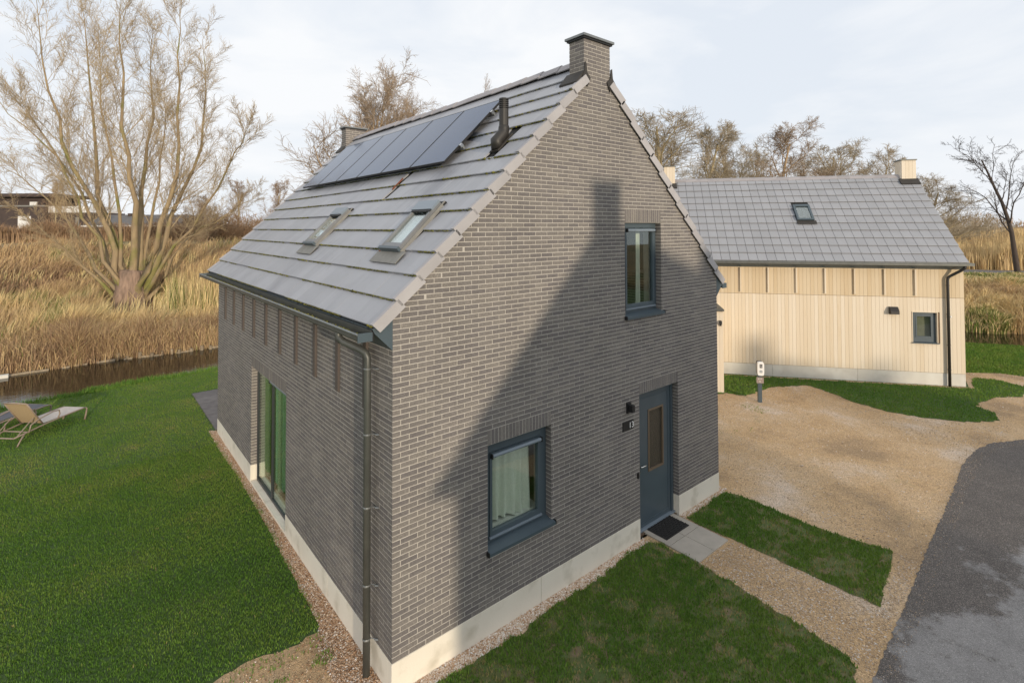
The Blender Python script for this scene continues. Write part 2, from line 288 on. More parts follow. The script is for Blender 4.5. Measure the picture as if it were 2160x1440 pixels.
mat('far_brick', (0.075, 0.054, 0.046), (0.055, 0.04, 0.036), 2, 0.85)
mat('far_roof', (0.132, 0.125, 0.120), (0.105, 0.101, 0.098), 1, 0.7)
mat('hedge_far', (0.20, 0.135, 0.085), (0.14, 0.095, 0.06), .6, 0.95)
mat('plaque', (0.30, 0.235, 0.21), None, 3, .5)
mat('button_grey', (0.38, 0.40, 0.42), None, 3, .4)
mat('brown_frame', (0.16, 0.115, 0.075), None, 3, .45)
mat('car_white', (0.75, 0.76, 0.78), None, 3, .25)

# ------------------------------------------------------------------ mesh helpers
def tagp(o, label=None, cat=None, group=None, kind=None):
    if label: o['label'] = label
    if cat: o['category'] = cat
    if group: o['group'] = group
    if kind: o['kind'] = kind
    return o
def link(name, me, m, parent=None, smooth=False):
    if m is not None and len(me.materials) == 0: me.materials.append(MATS[m] if isinstance(m, str) else m)
    o = bpy.data.objects.new(name, me); COL.objects.link(o)
    if parent is not None: o.parent = parent
    return o
def thing(name, label, cat, loc=(0, 0, 0), rz=0.0, group=None):
    o = bpy.data.objects.new(name, None); COL.objects.link(o); o.location = loc; o.rotation_euler = (0, 0, rz); o.empty_display_size = .2
    return tagp(o, label, cat, group)
class MB:
    def __init__(s, off=(0, 0, 0), mirror=None):
        s.v = []; s.f = []; s.off = off; s.mirror = mirror
    def add(s, vs, fs):
        n = len(s.v); s.v += [tuple(p) for p in vs]; s.f += [tuple(i + n for i in f) for f in fs]; return s
    def box(s, x0, x1, y0, y1, z0, z1):
        return s.add([(x0, y0, z0), (x1, y0, z0), (x1, y1, z0), (x0, y1, z0), (x0, y0, z1), (x1, y0, z1), (x1, y1, z1), (x0, y1, z1)],
                     [(0, 3, 2, 1), (4, 5, 6, 7), (0, 1, 5, 4), (1, 2, 6, 5), (2, 3, 7, 6), (3, 0, 4, 7)])
    def prism(s, poly, axis, a, b):
        """poly of 2D points in the other two axes (cyclic order), extruded along axis from a to b"""
        n = len(poly)
        def P(q, t): return {'x': (t, q[0], q[1]), 'y': (q[0], t, q[1]), 'z': (q[0], q[1], t)}[axis]
        return s.add([P(q, a) for q in poly] + [P(q, b) for q in poly],
                     [tuple(range(n - 1, -1, -1)), tuple(range(n, 2 * n))] + [(i, (i + 1) % n, n + (i + 1) % n, n + i) for i in range(n)])
    def quad(s, a, b, c, d): return s.add([a, b, c, d], [(0, 1, 2, 3)])
    def tube(s, pts, r, n=8, cap=True):
        pts = [Vector(p) for p in pts]; rs = r if isinstance(r, (list, tuple)) else [r] * len(pts)
        base = len(s.v); m = len(pts)
        a = None
        for i, p in enumerate(pts):
            d = (pts[min(i + 1, m - 1)] - pts[max(i - 1, 0)]).normalized()
            if a is None: a = d.cross(Vector((0, 0, 1)) if abs(d.z) < .95 else Vector((0, 1, 0))).normalized()
            else: a = (a - d * a.dot(d)).normalized()
            b = d.cross(a).normalized()
            for k in range(n):
                t = 2 * PI * k / n; s.v.append(tuple(p + (a * math.cos(t) + b * math.sin(t)) * rs[i]))
        for i in range(m - 1):
            for k in range(n):
                s.f.append((base + i * n + k, base + i * n + (k + 1) % n, base + (i + 1) * n + (k + 1) % n, base + (i + 1) * n + k))
        if cap:
            s.f.append(tuple(base + k for k in range(n))); s.f.append(tuple(base + (m - 1) * n + k for k in reversed(range(n))))
        return s
    def data(s, name, recalc=True, bevel=0.0, smooth=False):
        me = bpy.data.meshes.new(name); o = s.off
        me.from_pydata([(p[0] - o[0], p[1] - o[1], p[2] - o[2]) for p in s.v], [], s.f)
        if recalc or bevel:
            bm = bmesh.new(); bm.from_mesh(me)
            if bevel: bmesh.ops.bevel(bm, geom=list(bm.edges), offset=bevel, segments=2, affect='EDGES', profile=.7)
            bmesh.ops.recalc_face_normals(bm, faces=bm.faces); bm.to_mesh(me); bm.free()
        if smooth: me.polygons.foreach_set('use_smooth', [True] * len(me.polygons))
        me.update(); return me
    def build(s, name, m, parent=None, bevel=0.0, smooth=False):
        return link(name, s.data(name, True, bevel, smooth), m, parent)
def np_mesh(name, V, F, attr=None, smooth=False):
    """V (n,3), F (m,k) uniform polygons; attr: per-vertex float 'tone'"""
    me = bpy.data.meshes.new(name); V = np.asarray(V, np.float32); F = np.asarray(F, np.int32); k = F.shape[1]
    me.vertices.add(len(V)); me.vertices.foreach_set('co', V.ravel())
    me.loops.add(F.size); me.loops.foreach_set('vertex_index', F.ravel())
    me.polygons.add(len(F)); me.polygons.foreach_set('loop_start', np.arange(0, F.size, k, dtype=np.int32)); 
    if smooth: me.polygons.foreach_set('use_smooth', np.ones(len(F), bool))
    if attr is not None:
        a = me.attributes.new('tone', 'FLOAT', 'POINT'); a.data.foreach_set('value', np.asarray(attr, np.float32))
    me.update(calc_edges=True); return me
def sheet(name, pts, z, m, kind='structure', parent=None):
    me = bpy.data.meshes.new(name); bm = bmesh.new()
    f = bm.faces.new([bm.verts.new((p[0], p[1], z)) for p in pts])
    if f.normal.z < 0: f.normal_flip()
    bm.normal_update()
    if f.normal.z < 0: f.normal_flip()
    bmesh.ops.triangulate(bm, faces=[f]); bm.to_mesh(me); bm.free()
    o = link(name, me, m, parent)
    if kind: o['kind'] = kind
    return o
def inpoly(x, y, poly):
    inside = np.zeros(len(x), bool); n = len(poly)
    for i in range(n):
        x1, y1 = poly[i]; x2, y2 = poly[(i + 1) % n]
        c = ((y1 > y) != (y2 > y)) & (x < (x2 - x1) * (y - y1) / ((y2 - y1) or 1e-9) + x1); inside ^= c
    return inside
def vnoise(x, y, f, seed=0):
    """cheap smooth 2D value noise in 0..1"""
    r = np.random.default_rng(seed); T = r.random((64, 64)); x = x * f + 1000; y = y * f + 1000
    xi = np.floor(x).astype(int); yi = np.floor(y).astype(int); fx = x - xi; fy = y - yi; fx = fx * fx * (3 - 2 * fx); fy = fy * fy * (3 - 2 * fy)
    g = lambda a, b: T[a % 64, b % 64]
    return (g(xi, yi) * (1 - fx) + g(xi + 1, yi) * fx) * (1 - fy) + (g(xi, yi + 1) * (1 - fx) + g(xi + 1, yi + 1) * fx) * fy

ORD = ['leftmost', 'second from left', 'third from left', 'fourth from left', 'fifth from left', 'sixth from left', 'seventh from left', 'eighth from left', 'ninth from left', 'tenth from left', 'eleventh from left', 'twelfth from left', 'thirteenth from left', 'fourteenth from left', 'fifteenth from left', 'sixteenth from left', 'rightmost']
# ================================================================== GROUND
NEAR = [(-60, 14.6), (-20, 15.3), (-4.5, 15.9), (-2, 16.25), (1.2, 16.6), (12, 17.2), (20.5, 13.6), (25.6, 6.5), (27.9, -0.4), (29.0, -2.1), (31, -7), (33, -20), (34, -60)]
FAR = [(-62, 21.6), (-21, 22.2), (-5.1, 22.8), (-2.2, 23.1), (2.0, 23.0), (13.5, 24.0), (25, 19.4), (31.4, 9.5), (34.3, 0.6), (35.8, -1.4), (37.8, -6), (39.6, -20), (41, -60)]
def resample(P, n):
    P = np.array(P, float); t = np.linspace(0, len(P) - 1, n); i = np.clip(t.astype(int), 0, len(P) - 2); f = t - i
    p0 = P[np.clip(i - 1, 0, None)]; p1 = P[i]; p2 = P[i + 1]; p3 = P[np.clip(i + 2, None, len(P) - 1)]; f = f[:, None]
    return .5 * ((2 * p1) + (-p0 + p2) * f + (2 * p0 - 5 * p1 + 4 * p2 - p3) * f ** 2 + (-p0 + 3 * p1 - 3 * p2 + p3) * f ** 3)
NS = 121
Nn = resample(NEAR, NS); Fr = resample(FAR, NS)
wob = vnoise(np.arange(NS) * 1.0, np.zeros(NS), .9, 3) - .5
Oo = Fr - Nn; Oo /= np.linalg.norm(Oo, axis=1)[:, None]
Nn = Nn + Oo * wob[:, None] * .25
tt = np.linspace(0, 12, NS); WL = np.clip((7.4 - tt) / 1.6, 0, 1)          # 1 = dike side (left), 0 = low bank (right)
SP = np.array([0, .5, 1.5, 4, 7, 10, 14, 20, 27, 32, 45, 60, 120, 300, 1200.])
ZL = np.array([-.75, -.22, -.05, .05, .18, .38, .95, 2.2, 3.35, 3.6, 3.7, 3.8, 3.9, 4.0, 4.2])
ZR = np.array([-.75, -.15, .25, .85, 1.25, 1.45, 1.5, 1.5, 1.5, 1.55, 1.6, 1.7, 2.0, 2.6, 3.6])
def terr(t, s):
    """far-bank surface: t = station (0..12), s = metres beyond the far water edge"""
    t = np.asarray(t, float); s = np.asarray(s, float); q = t / 12 * (NS - 1); i = np.clip(q.astype(int), 0, NS - 2); f = (q - i)[:, None]
    b = Fr[i] * (1 - f) + Fr[i + 1] * f; o = Oo[i] * (1 - f) + Oo[i + 1] * f; w = WL[i]
    z = w * np.interp(s, SP, ZL) + (1 - w) * np.interp(s, SP, ZR)
    return np.c_[b + o * s[:, None], z]
# lawn island
lawn_pts = [tuple(p) for p in Nn] + [(34, -90), (-60, -90)]
sheet('ground', lawn_pts, 0.0, 'lawn_soil')
V = []; 
for s_, z_ in ((0, 0), (.12, -.10), (.25, -.45), (.5, -.9)): V.append(np.c_[Nn + Oo * s_, np.full(NS, z_)])
V = np.concatenate(V); F = []
for a in range(3):
    for i in range(NS - 1): F.append((a * NS + i, (a + 1) * NS + i, (a + 1) * NS + i + 1, a * NS + i + 1))
o = link('bank', np_mesh('bank', V, F), 'lawn_soil'); o['kind'] = 'structure'
V = np.concatenate([terr(tt, np.full(NS, s_)) for s_ in SP]); F = []
for a in range(len(SP) - 1):
    for i in range(NS - 1): F.append((a * NS + i, (a + 1) * NS + i, (a + 1) * NS + i + 1, a * NS + i + 1))
o = link('far_bank', np_mesh('far_bank', V, F, smooth=True), 'far_ground'); o['kind'] = 'structure'
V = np.concatenate([np.c_[Nn - Oo * .3, np.full(NS, -.52)], np.c_[Fr + Oo * .6, np.full(NS, -.52)]])
F = [(i, NS + i, NS + i + 1, i + 1) for i in range(NS - 1)]
o = link('water', np_mesh('water', V, F), 'water'); o['kind'] = 'structure'

# driveway, strips, road
def ragged(P, amp=.035, step=.07, seed=1, closed=True):
    r = np.random.default_rng(seed); o = []; n = len(P)
    for i in range(n if closed else n - 1):
        a = np.array(P[i], float); b = np.array(P[(i + 1) % n], float); L_ = np.linalg.norm(b - a); k = max(1, int(L_ / step)); nr_ = np.array((-(b - a)[1], (b - a)[0])) / max(L_, 1e-6)
        for j in range(k): o.append(tuple(a + (b - a) * j / k + nr_ * r.normal(0, amp) * (1 if L_ < 12 else 0)))
    return o
GRAVEL_L = [(0, -.22), (0, 9.9), (-.15, 10.05), (-.17, 8.2), (-.13, 6.9), (-.15, 5.5), (-.17, 4.1), (-.21, 2.8), (-.235, 1.9), (-.26, 1.5), (-.45, 1.46), (-.72, 1.44), (-.95, 1.52), (-1.2, 1.55), (-1.55, 1.5), (-2.4, 1.25), (-3.5, .9), (-3.2, -.3), (-1.2, -.22)]
sheet('gravel_strip', ragged(GRAVEL_L[2:17], .018, .08, 5, False) + GRAVEL_L[16:] + GRAVEL_L[:2], .004, 'gravel_ground')
DRIVE = [(-1.2, -.22), (0, -.22), (0, 0), (7.085, 0), (7.085, 14), (14.5, 14), (13.3, 6.2), (14.4, 4.7), (19.55, -1.8), (21.6, -1.3), (22.5, -2.2), (22.6, -3.2), (19.0, -4.6), (13, -4.2), (4.0, -4.0), (4.0, -.4), (1, -.45)]
sheet('driveway', DRIVE, .006, 'gravel_ground')
ROAD = [(0.5, -3.55), (3.2, -3.42), (4.33, -3.37), (5.8, -3.28), (8.06, -3.125), (10.5, -2.99), (12.0, -2.87), (12.9, -2.86), (13.6, -2.92), (14.2, -3.05), (15.1, -3.53), (17, -5.2), (19.5, -8), (21, -14), (21, -40), (14, -40), (13, -12), (10, -8.6), (0.5, -8.4)]
sheet('road', ragged(ROAD[:11], .009, .06, 8, False) + ROAD[11:], .018, 'asphalt')
GR1 = [(-.6, -.50), (.5, -.18), (1.05, -.21), (1.64, -.225), (2.48, -.16), (3.2, -.2), (3.99, -.125), (4.6, -.13), (4.70, -.3), (4.74, -.61), (4.73, -.98), (4.69, -1.62), (4.63, -2.18), (4.58, -2.68), (4.53, -3.06), (4.42, -3.2), (4.18, -3.26), (2.5, -3.3), (1.5, -3.2), (-.3, -2.2)]; GR1 = ragged(GR1, .024, .08, 2)
GR2 = [(5.72, -.14), (6.4, -.13), (7.1, -.09), (7.2, -.3), (7.21, -.73), (7.17, -1.58), (7.26, -2.28), (7.42, -2.78), (7.0, -2.88), (6.6, -2.92), (6.2, -2.98), (5.79, -3.06), (5.78, -2.73), (5.755, -2.1), (5.75, -1.55), (5.73, -.95), (5.69, -.53)]; GR2 = ragged(GR2, .010, .10, 3)
GH2 = [(12.3, 3.1), (12.95, 3.0), (13.15, 2.42), (13.9, 2.36), (14.55, 2.36), (15.2, 2.0), (15.75, 1.68), (15.5, .9), (15.05, .1), (14.87, -.77), (15.05, -1.6), (15.5, -2.33), (16.0, -2.75), (16.36, -2.95), (16.9, -2.75), (17.4, -2.35), (17.85, -2.3), (18.75, -2.5), (19.5, -3.05), (20.9, -3.1), (21.3, -2.25), (21.0, -1.62), (19.75, -1.85), (19.45, -1.98), (17.2, .95), (14.75, 4.1), (13.4, 5.8), (12.6, 5.2)]; GH2 = ragged(GH2, .03, .12, 4)
sheet('lawn_patch', GR1, .012, 'patchy_soil'); sheet('lawn_patch', GR2, .012, 'patchy_soil'); sheet('lawn_patch', GH2, .012, 'lawn_soil')

def blades(poly, n, hmin, hmax, z, tone_fn, w=.007, keep=None, lean=.5):
    P = np.array(poly); lo = P.min(0); hi = P.max(0); xs = []; ys = []; got = 0
    area_n = n
    x = RNG.uniform(lo[0], hi[0], area_n); y = RNG.uniform(lo[1], hi[1], area_n); k = inpoly(x, y, poly)
    if keep is not None: k &= keep(x, y)
    x = x[k]; y = y[k]; n = len(x)
    h = RNG.uniform(hmin, hmax, n); a = RNG.uniform(0, 2 * PI, n); b = RNG.uniform(0, 2 * PI, n); ww = w * RNG.uniform(.6, 1.5, n)
    dx = np.cos(a) * ww; dy = np.sin(a) * ww; x = x + RNG.normal(0, .014, n); y = y + RNG.normal(0, .014, n); lx = np.cos(b) * h * lean * RNG.random(n); ly = np.sin(b) * h * lean * RNG.random(n)
    V = np.empty((n, 3, 3)); V[:, 0] = np.c_[x - dx, y - dy, np.full(n, z)]; V[:, 1] = np.c_[x + dx, y + dy, np.full(n, z)]; V[:, 2] = np.c_[x + lx, y + ly, z + h]
    t = np.clip(tone_fn(x, y, n), 0, 1)
    return V.reshape(-1, 3), np.repeat(t, 3)
def stuff_mesh(name, chunks, m, label, cat, k=3):
    V = np.concatenate([c[0] for c in chunks]); T = np.concatenate([c[1] for c in chunks])
    me = np_mesh(name, V, np.arange(len(V)).reshape(-1, k), T); o = link(name, me, m); return tagp(o, label, cat, kind='stuff')
def tone_lawn(x, y, n):
    return .14 + .42 * vnoise(x, y, .30, 15) + .30 * vnoise(x, y, 1.1, 5) + .20 * vnoise(x, y, 3.4, 6) + RNG.normal(0, .085, n) + (RNG.random(n) > .988) * .4
def tone_patch(x, y, n):
    p = .55 * vnoise(x, y, 3.2, 9) + .45 * vnoise(x, y, 9.0, 10); return .29 + .36 * vnoise(x, y, .9, 8) + .16 * vnoise(x, y, 5, 11) + RNG.normal(0, .10, n) + np.clip((p - .52) * 3.4, 0, .9) * (RNG.random(n) > .35)
LAWN_A = ragged([(-5.2, 17), (-5.2, 3), (-3.5, .9), (-2.4, 1.22), (-1.55, 1.53), (-1.2, 1.58), (-.95, 1.55), (-.72, 1.47), (-.45, 1.49), (-.25, 1.53), (-.22, 1.9), (-.19, 2.8), (-.15, 4.1), (-.13, 5.5), (-.11, 6.9), (-.15, 8.2), (-.13, 10.05), (-.02, 10.3), (-.02, 13.85), (4, 13.85), (4, 17.2), (1.2, 16.62), (-2, 16.27), (-4.5, 15.95)], .022, .08, 6)
ch = [blades(LAWN_A, 560000, .020, .046, 0, tone_lawn, w=.0055, keep=lambda x, y: (y < 9) | (RNG.random(len(x)) < .55))]
edge_t = RNG.uniform(1.6, 4.6, 9000); q = edge_t / 12 * (NS - 1); qi = q.astype(int)
ep = Nn[qi] * (1 - (q - qi))[:, None] + Nn[qi + 1] * (q - qi)[:, None] + Oo[qi] * RNG.uniform(-.15, .2, 9000)[:, None]
n = 9000; h = RNG.uniform(.06, .20, n); a = RNG.uniform(0, 2 * PI, n); V = np.empty((n, 3, 3)); z0 = RNG.uniform(-.12, 0, n)
V[:, 0] = np.c_[ep[:, 0] - np.cos(a) * .011, ep[:, 1] - np.sin(a) * .011, z0]; V[:, 1] = np.c_[ep[:, 0] + np.cos(a) * .011, ep[:, 1] + np.sin(a) * .011, z0]
V[:, 2] = np.c_[ep[:, 0] + RNG.normal(0, .05, n), ep[:, 1] + RNG.normal(.04, .05, n), z0 + h]
ch.append((V.reshape(-1, 3), np.repeat(np.clip(.45 + RNG.normal(0, .18, n), 0, 1), 3)))
stuff_mesh('lawn_grass', ch, 'grass_blade', 'short green lawn grass running from house to the canal', 'grass')
thin_ = lambda x, y: RNG.random(len(x)) > np.clip((.55 * vnoise(x, y, 3.2, 9) + .45 * vnoise(x, y, 9.0, 10) - .52) * 4.5, 0, .75)
stuff_mesh('front_grass', [blades(GR1, 80000, .02, .05, .012, tone_patch, keep=thin_), blades(GR2, 22000, .02, .05, .012, tone_patch, keep=thin_)], 'grass_blade', 'patchy green turf on both sides of the gravel front path', 'grass')
GH2B = [(19.8, -1.6), (21.3, -1.1), (22.4, -2.05), (22.7, -3.2), (24, -5), (30.2, -5), (28.95, -2.1), (27.85, -.3), (25.4, 6.5), (20.5, -.5)]
stuff_mesh('house_grass', [blades(GH2, 90000, .022, .06, .012, tone_lawn, w=.010), blades(GH2B, 140000, .03, .07, 0, tone_lawn, w=.014)], 'grass_blade', 'dark green turf beside and behind the timber house', 'grass')

weed = [(7.3, .3), (13.2, 6), (14.2, 3.2), (13, 1.5), (11, 1.2), (8.5, -.5)]
wk = lambda x, y: (vnoise(x, y, 1.3, 71) > .66) & (vnoise(x, y, 4.0, 72) > .4) & ((x > 10.5) | (RNG.random(len(x)) < .25))
weedL = [(-.28, 1.5), (-.3, .2), (-1.4, -.2), (-2.6, .6), (-2.4, 1.2), (-1.2, 1.5)]
stuff_mesh('gravel_weeds', [blades(weed, 16000, .015, .04, .008, tone_lawn, keep=wk), blades(weedL, 9000, .015, .045, .006, tone_lawn, keep=lambda x, y: (vnoise(x, y, 3, 73) > .66) | ((y > 1.2) & (RNG.random(len(x)) < .25)))], 'grass_blade', 'sparse green sprigs growing through the gravel', 'weeds')
OCT = np.array([(1, 0, 0), (-1, 0, 0), (0, 1, 0), (0, -1, 0), (0, 0, 1), (0, 0, -1)], float)
OCF = np.array([(0, 2, 4), (2, 1, 4), (1, 3, 4), (3, 0, 4), (2, 0, 5), (1, 2, 5), (3, 1, 5), (0, 3, 5)])
def pebbles(poly, n, r0, r1, z, keep=None, tmean=.5, tsd=.25):
    P = np.array(poly); lo = P.min(0); hi = P.max(0); x = RNG.uniform(lo[0], hi[0], n); y = RNG.uniform(lo[1], hi[1], n); k = inpoly(x, y, poly)
    if keep is not None: k &= keep(x, y)
    x = x[k]; y = y[k]; n = len(x); r = RNG.uniform(r0, r1, n); a = RNG.uniform(0, 2 * PI, n)
    sc = np.stack([r * RNG.uniform(.8, 1.4, n), r * RNG.uniform(.7, 1.1, n), r * RNG.uniform(.4, .8, n)], 1)
    V = OCT[None] * sc[:, None, :] * RNG.uniform(.8, 1.2, (n, 6, 1)); ca = np.cos(a)[:, None]; sa = np.sin(a)[:, None]
    V = np.stack([V[..., 0] * ca - V[..., 1] * sa + x[:, None], V[..., 0] * sa + V[..., 1] * ca + y[:, None], V[..., 2] + z + r[:, None] * .25], -1)
    F = (OCF[None] + (np.arange(n) * 6)[:, None, None]).reshape(-1, 3); t = np.clip(RNG.normal(tmean, tsd, n), 0, 1)
    return V.reshape(-1, 3), F, np.repeat(t, 6)
def peb_obj(name, parts, m, label):
    Vs = []; Fs = []; Ts = []; b = 0
    for V, F, T in parts: Vs.append(V); Fs.append(F + b); Ts.append(T); b += len(V)
    o = link(name, np_mesh(name, np.concatenate(Vs), np.concatenate(Fs), np.concatenate(Ts)), m); tagp(o, label, 'gravel', kind='stuff')
STRIP_L = [(0, -.25), (0, 9.9), (-.15, 10.02), (-.17, 8.2), (-.13, 6.9), (-.15, 5.5), (-.17, 4.1), (-.21, 2.8), (-.25, 1.6), (-.40, 1.2), (-.45, .3), (-.5, -.3)]
STRIP_F = [(-.5, -.30), (.5, -.16), (1.05, -.20), (1.64, -.215), (2.48, -.15), (3.2, -.19), (3.99, -.115), (4.6, -.12), (4.6, 0), (-.1, 0), (-.1, -.1)]
STRIP_R = [(5.69, 0), (5.70, -.13), (6.4, -.12), (7.1, -.08), (7.25, -.1), (7.3, .8), (7.085, .8), (7.085, 0)]
peb_obj('brown_gravel', [pebbles(STRIP_L, 42000, .008, .017, .004, tmean=.42), pebbles(GRAVEL_L, 16000, .006, .013, .004, keep=lambda x, y: x < -.3, tmean=.38)], 'pebble', 'brown rounded pebbles in the strip along the long brick wall')
peb_obj('pale_gravel', [pebbles(STRIP_F, 16000, .008, .017, .006, tmean=.66), pebbles(STRIP_R, 5000, .008, .017, .006, tmean=.7)], 'pebble', 'pale pebbles along the foot of the gable wall')
PATH = [(4.72, -.97), (5.70, -.95), (5.75, -2.1), (5.79, -3.07), (7.4, -2.9), (7.3, -3.15), (4.45, -3.32), (4.6, -2.7)]
GRASSES = (GR1, GR2, GH2)
def not_grass(x, y):
    k = np.ones(len(x), bool)
    for g in GRASSES: k &= ~inpoly(x, y, g)
    return k & ~inpoly(x, y, ROAD) & ~((x > -.05) & (x < 7.1) & (y > -.02)) & ~((x > 4.7) & (x < 5.68) & (y > -.97) & (y < .1))
ROADEDGE = [(3.2, -3.25), (5.8, -3.12), (8.06, -2.97), (10.5, -2.83), (12.9, -2.7), (14.2, -2.9), (15.3, -3.5), (15, -3.8), (14.1, -3.3), (12.9, -3.1), (10.5, -3.2), (8.06, -3.35), (5.8, -3.5), (3.2, -3.6)]
peb_obj('drive_gravel', [pebbles(ROADEDGE, 5000, .004, .009, .019, tmean=.5), pebbles(PATH, 9000, .006, .014, .006, keep=not_grass, tmean=.6), pebbles(DRIVE, 170000, .006, .016, .006, keep=lambda x, y: not_grass(x, y) & (y > -3.2) & (y < 7) & (RNG.random(len(x)) < .35 + .9 * np.clip(vnoise(x, y, .5, 21) - .35, 0, 1)), tmean=.55)], 'pebble_drive', 'sandy gravel of the driveway and the front path')

# ================================================================== BRICK HOUSE
W, LEN, ZP = 7.085, 9.742, 0.367
CO = 0.061; BL, BH = 0.209, 0.0500; JT = 0.0112; BM = BL + JT
RC_ = 4.42                       # roof surface: z = x + RC_ on the left slope
WC = 4.27                        # top of the gable brickwork: z = x + WC
HX = W / 2
ROOT = (HX, LEN / 2, 0.0)
house = thing('brick_house', 'dark brick house with steep grey tiled roof and solar panels', 'house', ROOT)
def HB(): return MB(ROOT)
WIN1 = (1.344, 2.481, 1.05, 2.42); WIN2 = (4.185, 5.200, 3.742, 5.313); DOOR = (4.537, 5.684, 0.0, 2.42); PATIO = (3.96, 6.33, 0.0, 2.39)
def ltop(d): return ZP + math.ceil((d + .188 - ZP) / CO) * CO      # underside of the first course over a soldier lintel
def subtract(seg, a, b):
    out = []
    for s0, s1 in seg:
        if b <= s0 or a >= s1: out.append((s0, s1)); continue
        if a > s0: out.append((s0, a))
        if b < s1: out.append((b, s1))
    return out
def course_bricks(segs, k):
    res = []; off = 0.0 if k % 2 == 0 else BM / 2
    for s0, s1 in segs:
        cur = s0
        js = [off + BM * i for i in range(-2, 60)]
        js = [j for j in js if s0 + .05 < j < s1 - .04] + [s1 + JT]
        for j in js:
            res.append((cur, j - JT)); cur = j
    return [r for r in res if r[1] - r[0] > .02]
wall_bricks = []      # (plane, a0, a1, z0)
k = 0
while True:
    z0 = ZP + k * CO; z1 = z0 + BH
    if z1 > 8.165: break
    segs = []
    lo = max(0.0, z1 - WC); hi = W - lo
    if hi - lo > .1: segs = [(lo, hi)]
    if z0 > 7.40:
        if segs and segs[0][0] > 3.22: segs = [(3.217, 3.833)]
        elif segs: segs = [(min(segs[0][0], 3.217), max(segs[0][1], 3.833))]
        else: segs = [(3.217, 3.833)]
    for (a, b, c, d) in (WIN1, WIN2, DOOR):
        if z1 > c + .012 and z0 < ltop(d) - .001: segs = subtract(segs, a, b)
    for a0, a1 in course_bricks(segs, k): wall_bricks.append(('front', a0, a1, z0))
    if z1 < 4.2:
        segs = [(.0225, LEN)]
        if z0 < ltop(PATIO[3]) - .001: segs = subtract(segs, PATIO[0], PATIO[1])
        for a0, a1 in course_bricks(segs, k + 1): wall_bricks.append(('left', a0, a1, z0))
        for a0, a1 in course_bricks([(.0225, LEN)], k + 1): wall_bricks.append(('right', a0, a1, z0))
    k += 1
scored = []
for i, (pl, a0, a1, z0) in enumerate(wall_bricks):
    if a1 - a0 < BL - .002 or pl == 'right': continue
    c = (.5 * (a0 + a1), 0, z0) if pl == 'front' else (0, .5 * (a0 + a1), z0)
    scored.append((view_size(c, (0, -1, 0) if pl == 'front' else (-1, 0, 0)), i))
scored.sort(reverse=True); single = set(i for _, i in scored[:300])
# wall core (mortar face 6 mm behind the brick faces)
MR = .0035
def wall_cells(a_lo, a_hi, top_fn, opens, zb):
    xs = sorted(set([a_lo, a_hi] + [v for o in opens for v in (o[0], o[1])] + ([HX] if top_fn(HX) != top_fn(a_lo) else [])))
    for a, b in zip(xs[:-1], xs[1:]):
        mid = .5 * (a + b); segs = [(zb, 99)]
        for o in opens:
            if o[0] < mid < o[1]: segs = subtract(segs, o[2], o[3])
        for s0, s1 in segs:
            if s1 == 99: yield [(a, s0), (b, s0), (b, top_fn(b)), (a, top_fn(a))]
            elif s1 > s0: yield [(a, s0), (b, s0), (b, s1), (a, s1)]
top = lambda x: min(x, W - x) + WC + .0
wm = HB()
for c in wall_cells(MR, W - MR, lambda x: min(x, W - x) + WC, (WIN1, WIN2, DOOR), 0.02): wm.add([(x, MR, z) for x, z in c], [(0, 1, 2, 3)])
for c in wall_cells(MR, LEN - MR, lambda y: 4.27, ((PATIO[0], PATIO[1], .02, PATIO[3]),), 0.02): wm.add([(MR, y, z) for y, z in c], [(0, 1, 2, 3)])
wm.quad((W - MR, MR, .02), (W - MR, LEN - MR, .02), (W - MR, LEN - MR, 4.27), (W - MR, MR, 4.27))
wm.add([(MR, LEN - MR, .02), (W - MR, LEN - MR, .02), (W - MR, LEN - MR, 4.27), (HX, LEN - MR, HX + WC), (MR, LEN - MR, 4.27)], [(0, 1, 2, 3, 4)])
RV = .13    # reveal depth
for (a, b, c, d) in (WIN1, WIN2, DOOR):
    wm.quad((a - MR, MR, c), (a - MR, RV + .25, c), (a - MR, RV + .25, d), (a - MR, MR, d))
    wm.quad((b + MR, MR, c), (b + MR, RV + .25, c), (b + MR, RV + .25, d), (b + MR, MR, d))
    wm.quad((a, MR, d + MR), (b, MR, d + MR), (b, RV + .25, d + MR), (a, RV + .25, d + MR))
    wm.quad((a, MR, c), (b, MR, c), (b, RV + .25, c), (a, RV + .25, c))
a, b, c, d = PATIO
wm.quad((MR, a - MR, c), (RV + .25, a - MR, c), (RV + .25, a - MR, d), (MR, a - MR, d)); wm.quad((MR, b + MR, c), (RV + .25, b + MR, c), (RV + .25, b + MR, d), (MR, b + MR, d))
wm.quad((MR, a, d + MR), (MR, b, d + MR), (RV + .25, b, d + MR), (RV + .25, a, d + MR)); wm.quad((MR, a, .02), (MR, b, .02), (RV + .25, b, .02), (RV + .25, a, .02))
wall = wm.build('wall', 'mortar', house)
